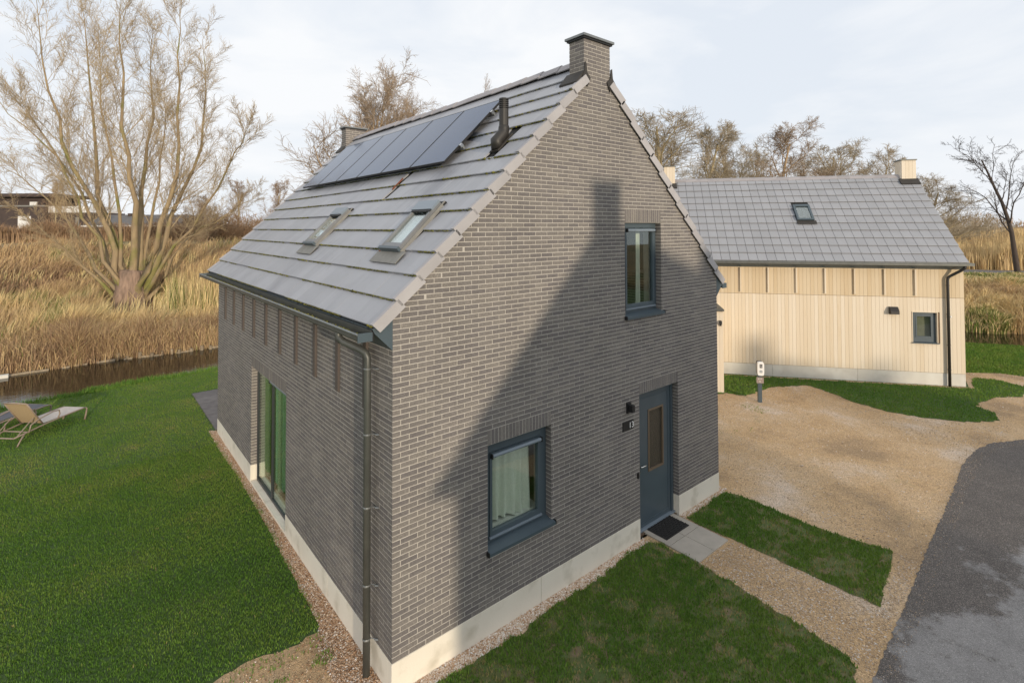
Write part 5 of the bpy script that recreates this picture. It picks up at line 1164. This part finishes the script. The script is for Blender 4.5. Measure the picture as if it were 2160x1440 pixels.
# ================================================================== TREES
def unit(v): l = math.sqrt(v[0] ** 2 + v[1] ** 2 + v[2] ** 2) or 1; return (v[0] / l, v[1] / l, v[2] / l)
class Tree:
    def __init__(s, seed, spec): s.r = random.Random(seed); s.sp = spec; s.o = {}
    def path(s, lvl, pts, rad): s.o.setdefault((lvl, len(pts)), []).append((pts, rad))
    def grow(s, P, d, Ln, rad, lvl):
        sp = s.sp[lvl]; n = sp['seg']; st = Ln / n; pts = [P]; rs = [rad]; g = s.r.gauss; wb = sp['wob']; up = sp['up']; end = sp.get('end', .35)
        for i in range(n):
            d = unit((d[0] + g(0, wb), d[1] + g(0, wb), d[2] + g(0, wb) + up)); P = (P[0] + d[0] * st, P[1] + d[1] * st, P[2] + d[2] * st); pts.append(P); rs.append(rad * (1 - (1 - end) * (i + 1) / n))
        s.path(lvl, pts, rs); s.kids(pts, rs, Ln, lvl)
    def kids(s, pts, rs, Ln, lvl, nk=None):
        sp = s.sp[lvl]
        if lvl + 1 >= len(s.sp): return
        ch = s.sp[lvl + 1]; n = len(pts) - 1; cnt = nk or sp['n']
        for c in range(cnt):
            f = sp['f0'] + (1 - sp['f0']) * (c + s.r.random()) / cnt; q = f * n; i = min(int(q), n - 1); k = q - i; a, b = pts[i], pts[i + 1]
            P = tuple(a[j] + (b[j] - a[j]) * k for j in range(3)); d = unit(tuple(b[j] - a[j] for j in range(3)))
            az = s.r.random() * 2 * PI; an = ch['ang'] * s.r.uniform(.6, 1.3)
            ref = (0, 0, 1) if abs(d[2]) < .9 else (1, 0, 0); e1 = unit((d[1] * ref[2] - d[2] * ref[1], d[2] * ref[0] - d[0] * ref[2], d[0] * ref[1] - d[1] * ref[0])); e2 = (d[1] * e1[2] - d[2] * e1[1], d[2] * e1[0] - d[0] * e1[2], d[0] * e1[1] - d[1] * e1[0])
            ca, sa = math.cos(an), math.sin(an); x, y = math.cos(az) * sa, math.sin(az) * sa
            nd = tuple(d[j] * ca + e1[j] * x + e2[j] * y for j in range(3))
            r0 = rs[i] + (rs[i + 1] - rs[i]) * k
            s.grow(P, nd, max(.12, Ln * ch['len'] * s.r.uniform(.6, 1.15) * (1 - ch.get('fall', .4) * f)), max(ch.get('rmin', .006), r0 * ch['rr']), lvl + 1)
    def mesh(s, name, lvls, sides):
        Vs = []; Fs = []; b = 0
        for (lvl, n), L_ in s.o.items():
            if lvl not in lvls: continue
            k = sides[lvl]; P = np.array([p for p, _ in L_]); R = np.array([r for _, r in L_]); M = len(P)
            T = np.gradient(P, axis=1); T /= np.linalg.norm(T, axis=2, keepdims=True) + 1e-9
            ref = np.where(np.abs(T[..., 2:3]) < .9, np.array((0, 0, 1.)), np.array((1., 0, 0))); E1 = np.cross(T, ref); E1 /= np.linalg.norm(E1, axis=2, keepdims=True) + 1e-9; E2 = np.cross(T, E1)
            th_ = np.arange(k) * 2 * PI / k
            V = P[:, :, None] + (E1[:, :, None] * np.cos(th_)[:, None] + E2[:, :, None] * np.sin(th_)[:, None]) * R[:, :, None, None]
            i = np.arange(n - 1)[:, None] * k; j = np.arange(k)[None]; q = np.stack([i + j, i + (j + 1) % k, i + k + (j + 1) % k, i + k + j], -1).reshape(-1, 4)
            F = (q[None] + (np.arange(M) * n * k)[:, None, None]).reshape(-1, 4); Vs.append(V.reshape(-1, 3)); Fs.append(F + b); b += M * n * k
        return np_mesh(name, np.concatenate(Vs), np.concatenate(Fs), smooth=True)
def put_tree(name, label, meshes, mats, loc, sc=(1, 1, 1), rz=0, group=None, tilt=0):
    t = thing(name, label, 'tree', loc, rz, group); t.scale = sc; t.rotation_euler = (tilt, 0, rz)
    o = link('trunk', meshes[0], mats[0], t); o = link('crown', meshes[1], mats[1], t); return t
# --- big multi-stemmed willow: limbs follow the photo, spread in depth
WB = np.array([-.42, 33.3, .15])
WD = float((WB - CAM) @ np.array([_s, _c, 0]))
limbs = [
 [(262, 640), (235, 600), (185, 540), (150, 470), (100, 415), (50, 375), (-10, 345)],
 [(268, 640), (252, 595), (238, 530), (213, 465), (160, 350), (130, 280), (105, 190), (82, 90), (72, -10)],
 [(270, 640), (262, 590), (240, 500), (222, 445), (205, 400), (205, 330), (198, 240), (192, 150), (182, 60), (168, -20)],
 [(278, 640), (278, 560), (282, 480), (276, 400), (275, 330), (260, 240), (256, 150), (250, 60), (240, 0)],
 [(286, 640), (292, 560), (295, 480), (298, 400), (312, 310), (318, 220), (312, 150), (318, 60)],
 [(292, 640), (305, 590), (330, 520), (345, 450), (368, 370), (376, 280), (374, 180), (382, 90), (378, 20)],
 [(294, 640), (315, 590), (340, 530), (368, 450), (402, 370), (428, 280), (432, 170), (424, 90)],
 [(296, 642), (325, 590), (372, 520), (430, 440), (482, 350), (512, 300), (532, 262)],
 [(296, 645), (335, 600), (385, 520), (430, 480), (490, 440), (540, 410)],
 [(262, 645), (225, 610), (180, 565), (130, 520), (70, 462), (-10, 425)],
 [(272, 640), (262, 560), (255, 450), (236, 330), (216, 230), (210, 130), (205, 60)],
 [(290, 640), (300, 570), (318, 470), (335, 380), (345, 300), (352, 230), (348, 150)],
 [(265, 642), (245, 590), (205, 500), (170, 420), (120, 330), (70, 250), (30, 190)],
 [(268, 642), (240, 560), (190, 450), (150, 370), (90, 300), (20, 240), (-20, 180)],
]
tips = [3, -1.5, 2.5, -3, 3.5, -2, 2, -2.5, 1.5, -3, .5, 4, -4, 2]
wsp = [dict(seg=6, wob=.05, up=.02, n=24, f0=.32), dict(seg=8, wob=.10, up=.06, n=13, f0=.14, ang=.55, len=.36, rr=.24, fall=.55, rmin=.013, end=.3), dict(seg=6, wob=.13, up=.04, n=8, f0=.10, ang=.62, len=.46, rr=.42, fall=.3, rmin=.0085, end=.5), dict(seg=4, wob=.15, up=.03, n=0, f0=.15, ang=.6, len=.62, rr=.6, fall=.3, rmin=.0065, end=.6)]
wt = Tree(11, wsp)
trunk_mb = MB(tuple(WB))
for i, (lm, td) in enumerate(zip(limbs, tips)):
    pts = []; m = len(lm)
    for j, (u, v) in enumerate(lm): pts.append(tuple(at(u, v, WD + td * (j / (m - 1)) ** 1.2)))
    big = i in (1, 2, 3, 4, 5, 6)
    P = resample(pts, 13); r0 = .28 if big else .17
    rs = [r0 * (1 - .965 * (j / 12) ** .60) for j in range(13)]
    pl = [tuple(p + RNG.normal(0, .09, 3) - WB) for p in P]; wt.path(0, pl, rs); Ln = float(np.sum(np.linalg.norm(np.diff(P, axis=0), axis=1)))
    wt.kids(pl, rs, Ln * (.75 if big else .8), 0, nk=26 if big else 18)
WS = {0: 8, 1: 5, 2: 3, 3: 3, 4: 3}
wth = thing('willow_tree', 'large bare many-stemmed willow on the reed bank', 'tree', tuple(WB))
# lumpy pollard bole
n_, m_ = 20, 9; V = []; F = []
for r in range(m_):
    f = r / (m_ - 1); z = -.5 + 3.0 * f; base = .86 + .34 * (1 - f) ** 2 - .08 * math.sin(PI * f) - .30 * max(0, f - .55) / .45
    for k in range(n_):
        t = 2 * PI * k / n_; rr = base * (1 + .13 * math.sin(5 * t + .6 + .3 * f) + .09 * math.sin(8 * t + 2 + f) + .05 * random.uniform(-1, 1)); V.append((math.cos(t) * rr, math.sin(t) * rr * .85, z + .12 * math.sin(3 * t)))
V.append((0, 0, 2.6))
for r in range(m_ - 1):
    for k in range(n_): F.append((r * n_ + k, r * n_ + (k + 1) % n_, (r + 1) * n_ + (k + 1) % n_, (r + 1) * n_ + k))
for k in range(n_): F.append(((m_ - 1) * n_ + k, (m_ - 1) * n_ + (k + 1) % n_, len(V) - 1, len(V) - 1))
mb = MB(); mb.v = V; mb.f = [f if f[2] != f[3] else f[:3] for f in F]; mb.build('trunk', 'trunk_willow', wth, smooth=True)
link('limbs', wt.mesh('limbs', (0,), WS), 'bark_willow', wth); link('crown', wt.mesh('crown', (1, 2, 3), WS), 'twig_willow', wth)

def gz(x, y):
    if x < 18 and y > 20: return float(np.interp(y - 23, SP, ZL))
    return float(np.interp(math.hypot(max(0, x - 30), max(0, y - 10)) - 4, SP, ZR))
def round_tree(seed, h, spread=.55, fine=1.0, upb=.05, nl1=12, f0=.18):
    sp = [dict(seg=7, wob=.05, up=.03, n=nl1, f0=f0, end=.2), dict(seg=7, wob=.12, up=upb, n=10, f0=.2, ang=.72, len=spread, rr=.46, fall=.5, end=.25), dict(seg=6, wob=.15, up=.03, n=9, f0=.12, ang=.7, len=.52, rr=.45, fall=.35, rmin=.016, end=.4), dict(seg=4, wob=.17, up=.02, n=int(5 * fine), f0=.10, ang=.75, len=.58, rr=.5, fall=.3, rmin=.011, end=.6), dict(seg=2, wob=.18, up=.02, n=0, f0=.2, ang=.75, len=.7, rr=.7, fall=.2, rmin=.0085, end=.7)]
    t = Tree(seed, sp); t.grow((0, 0, -.3), (0, 0, 1), h * .82, h * .020, 0); S_ = {0: 8, 1: 5, 2: 4, 3: 3, 4: 3}
    return t.mesh('trunk', (0, 1), S_), t.mesh('crown', (2, 3, 4), S_)
def stem_tree(seed, h, stems=7, splay=.35, fine=1.0):
    sp = [dict(seg=9, wob=.05, up=.035, n=15, f0=.2, end=.08), dict(seg=7, wob=.09, up=.10, n=10, f0=.12, ang=.5, len=.34, rr=.30, fall=.6, rmin=.016, end=.35), dict(seg=5, wob=.12, up=.06, n=int(6 * fine), f0=.12, ang=.55, len=.50, rr=.45, fall=.3, rmin=.010, end=.5), dict(seg=3, wob=.14, up=.04, n=0, f0=.2, ang=.55, len=.6, rr=.6, fall=.2, rmin=.0075, end=.6)]
    t = Tree(seed, sp); rr = t.r
    for i in range(stems):
        a = 2 * PI * (i + rr.random() * .7) / stems; e = splay * rr.uniform(.25, 1.1); t.grow((math.cos(a) * .3, math.sin(a) * .3, -.3), unit((math.cos(a) * e, math.sin(a) * e, 1)), h * rr.uniform(.72, 1.0), h * .013 * rr.uniform(.7, 1.15), 0)
    S_ = {0: 6, 1: 4, 2: 3, 3: 3}
    return t.mesh('trunk', (0,), S_), t.mesh('crown', (1, 2, 3), S_)
def shrub(seed, h, stems=16):
    sp = [dict(seg=5, wob=.12, up=.05, n=9, f0=.15, end=.3), dict(seg=4, wob=.16, up=.06, n=6, f0=.1, ang=.6, len=.5, rr=.55, rmin=.015, end=.4), dict(seg=3, wob=.18, up=.04, n=0, f0=.1, ang=.6, len=.55, rr=.6, rmin=.010, end=.5)]
    t = Tree(seed, sp); rr = t.r
    for i in range(stems):
        a = rr.random() * 2 * PI; e = rr.uniform(.1, .9); t.grow((math.cos(a) * .4 * e, math.sin(a) * .4 * e, -.2), unit((math.cos(a) * e, math.sin(a) * e, 1)), h * rr.uniform(.7, 1), .035, 0)
    S_ = {0: 4, 1: 3, 2: 3}
    return t.mesh('trunk', (0,), S_), t.mesh('crown', (1, 2), S_)
def place(u, vtop, D):
    p = at(u, 478, D); g = gz(p[0], p[1]); zt = at(u, vtop, D)[2]; return (p[0], p[1], g), zt - g
def maxz(me): return max(v.co.z for v in me.vertices)
RT = [round_tree(21, 12.0, .62, 1.0, .07), round_tree(22, 12.0, .55, 1.0, .08, 14), round_tree(23, 12.0, .68, 1.1, .05, 14), round_tree(27, 12.0, .74, 1.0, .15, 17, .06)]
ST = [None, stem_tree(32, 14.0, 6, .28)]
gB = 'bare trees behind the timber house'
tb = ('bark_brown', 'twig_brown')
variants = {}
def rt(k, mats):
    if (k, mats) not in variants:
        a, b = RT[k][0].copy(), RT[k][1].copy(); a.materials.clear(); b.materials.clear(); variants[(k, mats)] = (a, b)
    return variants[(k, mats)]
def add(k, u, vtop, D, wide, label, mats, group=None, rz=0., tilt=0.):
    loc, h = place(u, vtop, D); s = h / maxz(RT[k][1]); return put_tree('bare_tree', label, rt(k, mats), mats, loc, (s * wide, s * wide, s), rz, group, tilt)
pale = ('bark_tan', 'twig_tan')
add(0, 1412, 203, 58, 1.6, 'tallest bare tree behind the brick house roof on the right', tb, gB, .4)
add(1, 1497, 243, 60, 1.2, 'narrow brown bare tree right of the tallest one', tb, gB, 1.9)
add(2, 1562, 260, 64, 1.2, 'bare tree left of centre behind the timber roof', tb, gB, 2.6)
add(1, 1648, 247, 62, 1.3, 'pale bare tree rising over the middle of timber roof', pale, gB, .9)
add(0, 1742, 288, 64, 1.35, 'bare tree between pale tree and right chimney', tb, gB, 3.6)
add(2, 1842, 304, 66, 1.35, 'bare tree just left of the right timber chimney', tb, gB, 5.1)
add(2, 1950, 362, 60, 1.7, 'dense rounded bare tree right of the timber chimney', tb, gB, .2)
add(0, 1350, 285, 75, .9, 'lower bare tree at the brick verge edge', tb, gB, 4.4)
add(1, 1600, 300, 85, 1.1, 'faint far bare tree behind the pale one', tb, gB, 3.3)
add(2, 1700, 320, 85, 1.1, 'faint far bare tree behind the middle of timber roof', tb, gB, 1.2)
# lone dark tree at the right edge
sp = [dict(seg=8, wob=.07, up=.02, n=10, f0=.32, end=.25), dict(seg=7, wob=.15, up=.04, n=8, f0=.2, ang=.75, len=.55, rr=.45, fall=.35, end=.3), dict(seg=5, wob=.18, up=.02, n=7, f0=.15, ang=.7, len=.5, rr=.5, rmin=.014, end=.4), dict(seg=4, wob=.2, up=.02, n=4, f0=.2, ang=.6, len=.5, rr=.6, rmin=.010, end=.5), dict(seg=2, wob=.2, up=.0, n=0, f0=.2, ang=.6, len=.5, rr=.7, rmin=.007, end=.6)]
t = Tree(44, sp); t.grow((0, 0, -.3), unit((-.03, .03, 1)), 9.6, .20, 0); S_ = {0: 9, 1: 5, 2: 4, 3: 3, 4: 3}
p = gnd(2148, 580, 1.45); put_tree('bare_tree', 'lone dark bare tree at the right edge by the far road', (t.mesh('trunk', (0, 1), S_), t.mesh('crown', (2, 3, 4), S_)), ('bark_dark', 'twig_dark'), tuple(p))
# poplar-like stems behind the brick roof
def add_stem(k, u, vtop, D, wide, label, rz, mats=pale, group='pale trees behind the brick roof'):
    loc, h = place(u, vtop, D); s = h / maxz(ST[k][1]); a = thing('bare_tree', label, 'tree', loc, rz, group); a.scale = (s * wide, s * wide, s)
    key = ('s', k, mats)
    if key not in variants: variants[key] = (ST[k][0].copy(), ST[k][1].copy())
    link('trunk', variants[key][0], mats[0], a); link('crown', variants[key][1], mats[1], a)
gP = 'pale trees behind the brick roof'
add(3, 762, 92, 48, 1.15, 'pale fan-shaped bare tree behind the far brick chimney', pale, gP, 3.4)
add(3, 836, 142, 52, .75, 'slim pale bare tree right of the far brick chimney', pale, gP, 1.2)
add(3, 880, 156, 54, .7, 'slim pale bare tree touching the brick roof ridge', pale, gP, 5.2)
add_stem(1, 1068, 172, 75, 1.0, 'tip of a bare tree showing over the ridge centre', .8)
add(0, 505, 370, 85, .8, 'small bare tree far beyond the canal left of roof', ('bark_brown', 'twig_rust'), 'far bare trees beyond the canal', .7)
add(1, 584, 372, 95, .9, 'small bare tree far off just left of roof slope', ('bark_brown', 'twig_rust'), 'far bare trees beyond the canal', 2.2)
add(1, 118, 372, 62, .6, 'thin bare tree in front of the far brick building', ('bark_brown', 'twig_rust'), 'far bare trees beyond the canal', 4.0)
add(0, 420, 405, 75, .9, 'bare tree seen through the willow right limbs', ('bark_brown', 'twig_rust'), 'far bare trees beyond the canal', 5.0)
# shrubs along the horizon
SHR = [shrub(51, 4.0), shrub(52, 4.0, 20)]
def add_shrub(k, u, vtop, D, wide, label, m, group='shrubs along the skyline'):
    loc, h = place(u, vtop, D); h = max(h, 1.2); s = h / 4.2; a = thing('bare_shrub', label, 'shrub', loc, u * .7, group); a.scale = (s * wide, s * wide, s)
    key = ('h', k, m)
    if key not in variants: variants[key] = (SHR[k][0].copy(), SHR[k][1].copy())
    link('stems', variants[key][0], m, a); link('crown', variants[key][1], m, a)
for i, (u, v, D, wd) in enumerate([(300, 456, 72, 1.4), (340, 452, 70, 1.5), (395, 440, 62, 1.5), (430, 432, 60, 1.4), (462, 428, 64, 1.4), (495, 445, 66, 1.6), (530, 452, 80, 1.6), (560, 455, 85, 1.7), (595, 448, 85, 1.7), (625, 440, 90, 1.7)]):
    add_shrub(i % 2, u, v, D, wd, 'rust brown bare shrub on the skyline left of roof, ' + ORD[i], 'twig_rust')
for i, (u, v, D, wd) in enumerate([(1980, 432, 70, 1.4), (2000, 440, 75, 1.4), (2030, 448, 80, 1.4), (2060, 455, 95, 1.6), (2110, 460, 120, 1.8)]):
    add_shrub(i % 2, u, v, D, wd, 'bare shrub on the skyline right of timber house, ' + ORD[i], 'twig_brown', 'shrubs right of the timber house')
# far wood on the horizon
n = 26000; uu = RNG.uniform(-100, 2300, n); DD = RNG.uniform(230, 420, n); hh = 3.5 + 5.5 * vnoise(uu, DD * 0, .012, 61) + RNG.normal(0, .8, n)
base = np.array([at(u, 478, D) for u, D in zip(uu, DD)]); zb = np.where(base[:, 1] > base[:, 0] * .6, 3.9, 2.4); zz = zb + np.abs(hh) * RNG.random(n)
sz = RNG.uniform(.25, .7, n); a = RNG.uniform(0, 2 * PI, n); V = np.empty((n, 3, 3)); P = np.c_[base[:, :2], zz]
V[:, 0] = P - np.c_[np.cos(a) * sz * .4, np.sin(a) * sz * .4, sz]; V[:, 1] = P + np.c_[np.cos(a) * sz * .4, np.sin(a) * sz * .4, -sz]; V[:, 2] = P + np.c_[RNG.normal(0, .3, n), RNG.normal(0, .3, n), sz * 1.6]
stuff_mesh('far_wood', [(V.reshape(-1, 3), np.repeat(np.clip(RNG.normal(.14, .08, n), 0, .4), 3))], 'reed', 'low brown wood along the far horizon', 'wood')

# ================================================================== FAR BUILDINGS
def facing(name, label, cat, u, v, D, z):
    p = at(u, v, D); return thing(name, label, cat, (p[0], p[1], z), -YAW), D / FPX, z
bA, px_, z0 = facing('brick_building', 'dark flat-roofed brick building with white panels beyond the dike', 'building', 0, 478, 86, 3.5)
def bz(v): return 5.2428 + (479 - v) * 86 / FPX - z0
MB().box(-14, 95 * px_, 0, 9, 0, bz(433)).box(95 * px_, 178 * px_, .9, 9, 0, bz(445)).build('wall', 'far_brick', bA)
MB().box(-14, 78 * px_, 1.2, 8, bz(433), bz(412)).build('upper_storey', 'far_brick', bA)
MB().box(-14.5, 106 * px_, -.2, 9, bz(412), bz(405)).build('roof_slab', 'far_brick', bA)
MB().box(-14.3, 95 * px_ + .1, -.15, 8, bz(433), bz(430)).build('roof_edge', 'lead_pale', bA)
MB().box(95.5 * px_, 176 * px_, .5, 8, bz(445.5), bz(432)).build('white_fascia', 'white_paint', bA)
MB().box(38 * px_, 65 * px_, -.06, .02, bz(480), bz(453)).build('window', 'white_paint', bA)
MB().box(35 * px_, 68 * px_, -.15, .0, bz(484), bz(480.5)).build('window_sill', 'far_roof', bA)
MB().box(48 * px_, 64 * px_, 1.15, 1.25, bz(430), bz(422)).build('upper_window', 'white_paint', bA)
MB().box(150 * px_, 158 * px_, .82, .95, bz(480), bz(455)).build('side_window', 'lead_pale', bA)
bB, px_, z0 = facing('low_building', 'low building with grey sloping roof behind the willow stems', 'building', 180, 478, 84, 3.5)
MB().box(0, 14.5, 0, 8, 0, bz(474)).build('wall', 'far_brick', bB)
MB().prism([(-.4, bz(474) - .05), (4, bz(450)), (8.4, bz(474) - .05), (8.4, bz(474) - .25), (-.4, bz(474) - .25)], 'x', -.3, 14.8).build('roof', 'far_roof', bB)
MB().box(-.3, 14.8, -.55, -.41, bz(476), bz(473)).build('gutter', 'white_paint', bB)
MB().box(4.3, 4.8, 3.4, 3.9, bz(462), bz(447)).build('chimney', 'far_brick', bB)
car, px_, z0 = facing('parked_car', 'small white car parked beyond the dike behind willow', 'car', 358, 478, 66, 3.6)
MB().prism([(-2.0, .35), (2.0, .35), (2.05, .75), (1.2, .95), (.7, 1.42), (-1.1, 1.45), (-1.9, .98), (-2.05, .75)], 'y', -.8, .8).build('body', 'car_white', car, bevel=.05)
MB().prism([(1.12, .97), (.66, 1.36), (-1.05, 1.38), (-1.75, .99)], 'y', -.815, .815).build('window_band', 'black', car)
for x in (-1.25, 1.25):
    for y in (-.8, .8): MB().tube([(x, y - .1, .32), (x, y + .1, .32)], .32, 14).build('wheel', 'black', car)
for i, (u, v) in enumerate([(515, 466), (526, 463), (547, 468)]):
    p = at(u, 478, 92); zt = at(u, v, 92)[2]; o = MB((p[0], p[1], 3.6)).tube([(p[0], p[1], 3.6), (p[0], p[1], zt)], [.09, .06], 8).build('white_pole', 'white_paint'); o.location = (p[0], p[1], 3.6); tagp(o, 'slim white pole beyond the canal left of roof, ' + ORD[i], 'pole', 'white poles on the skyline')
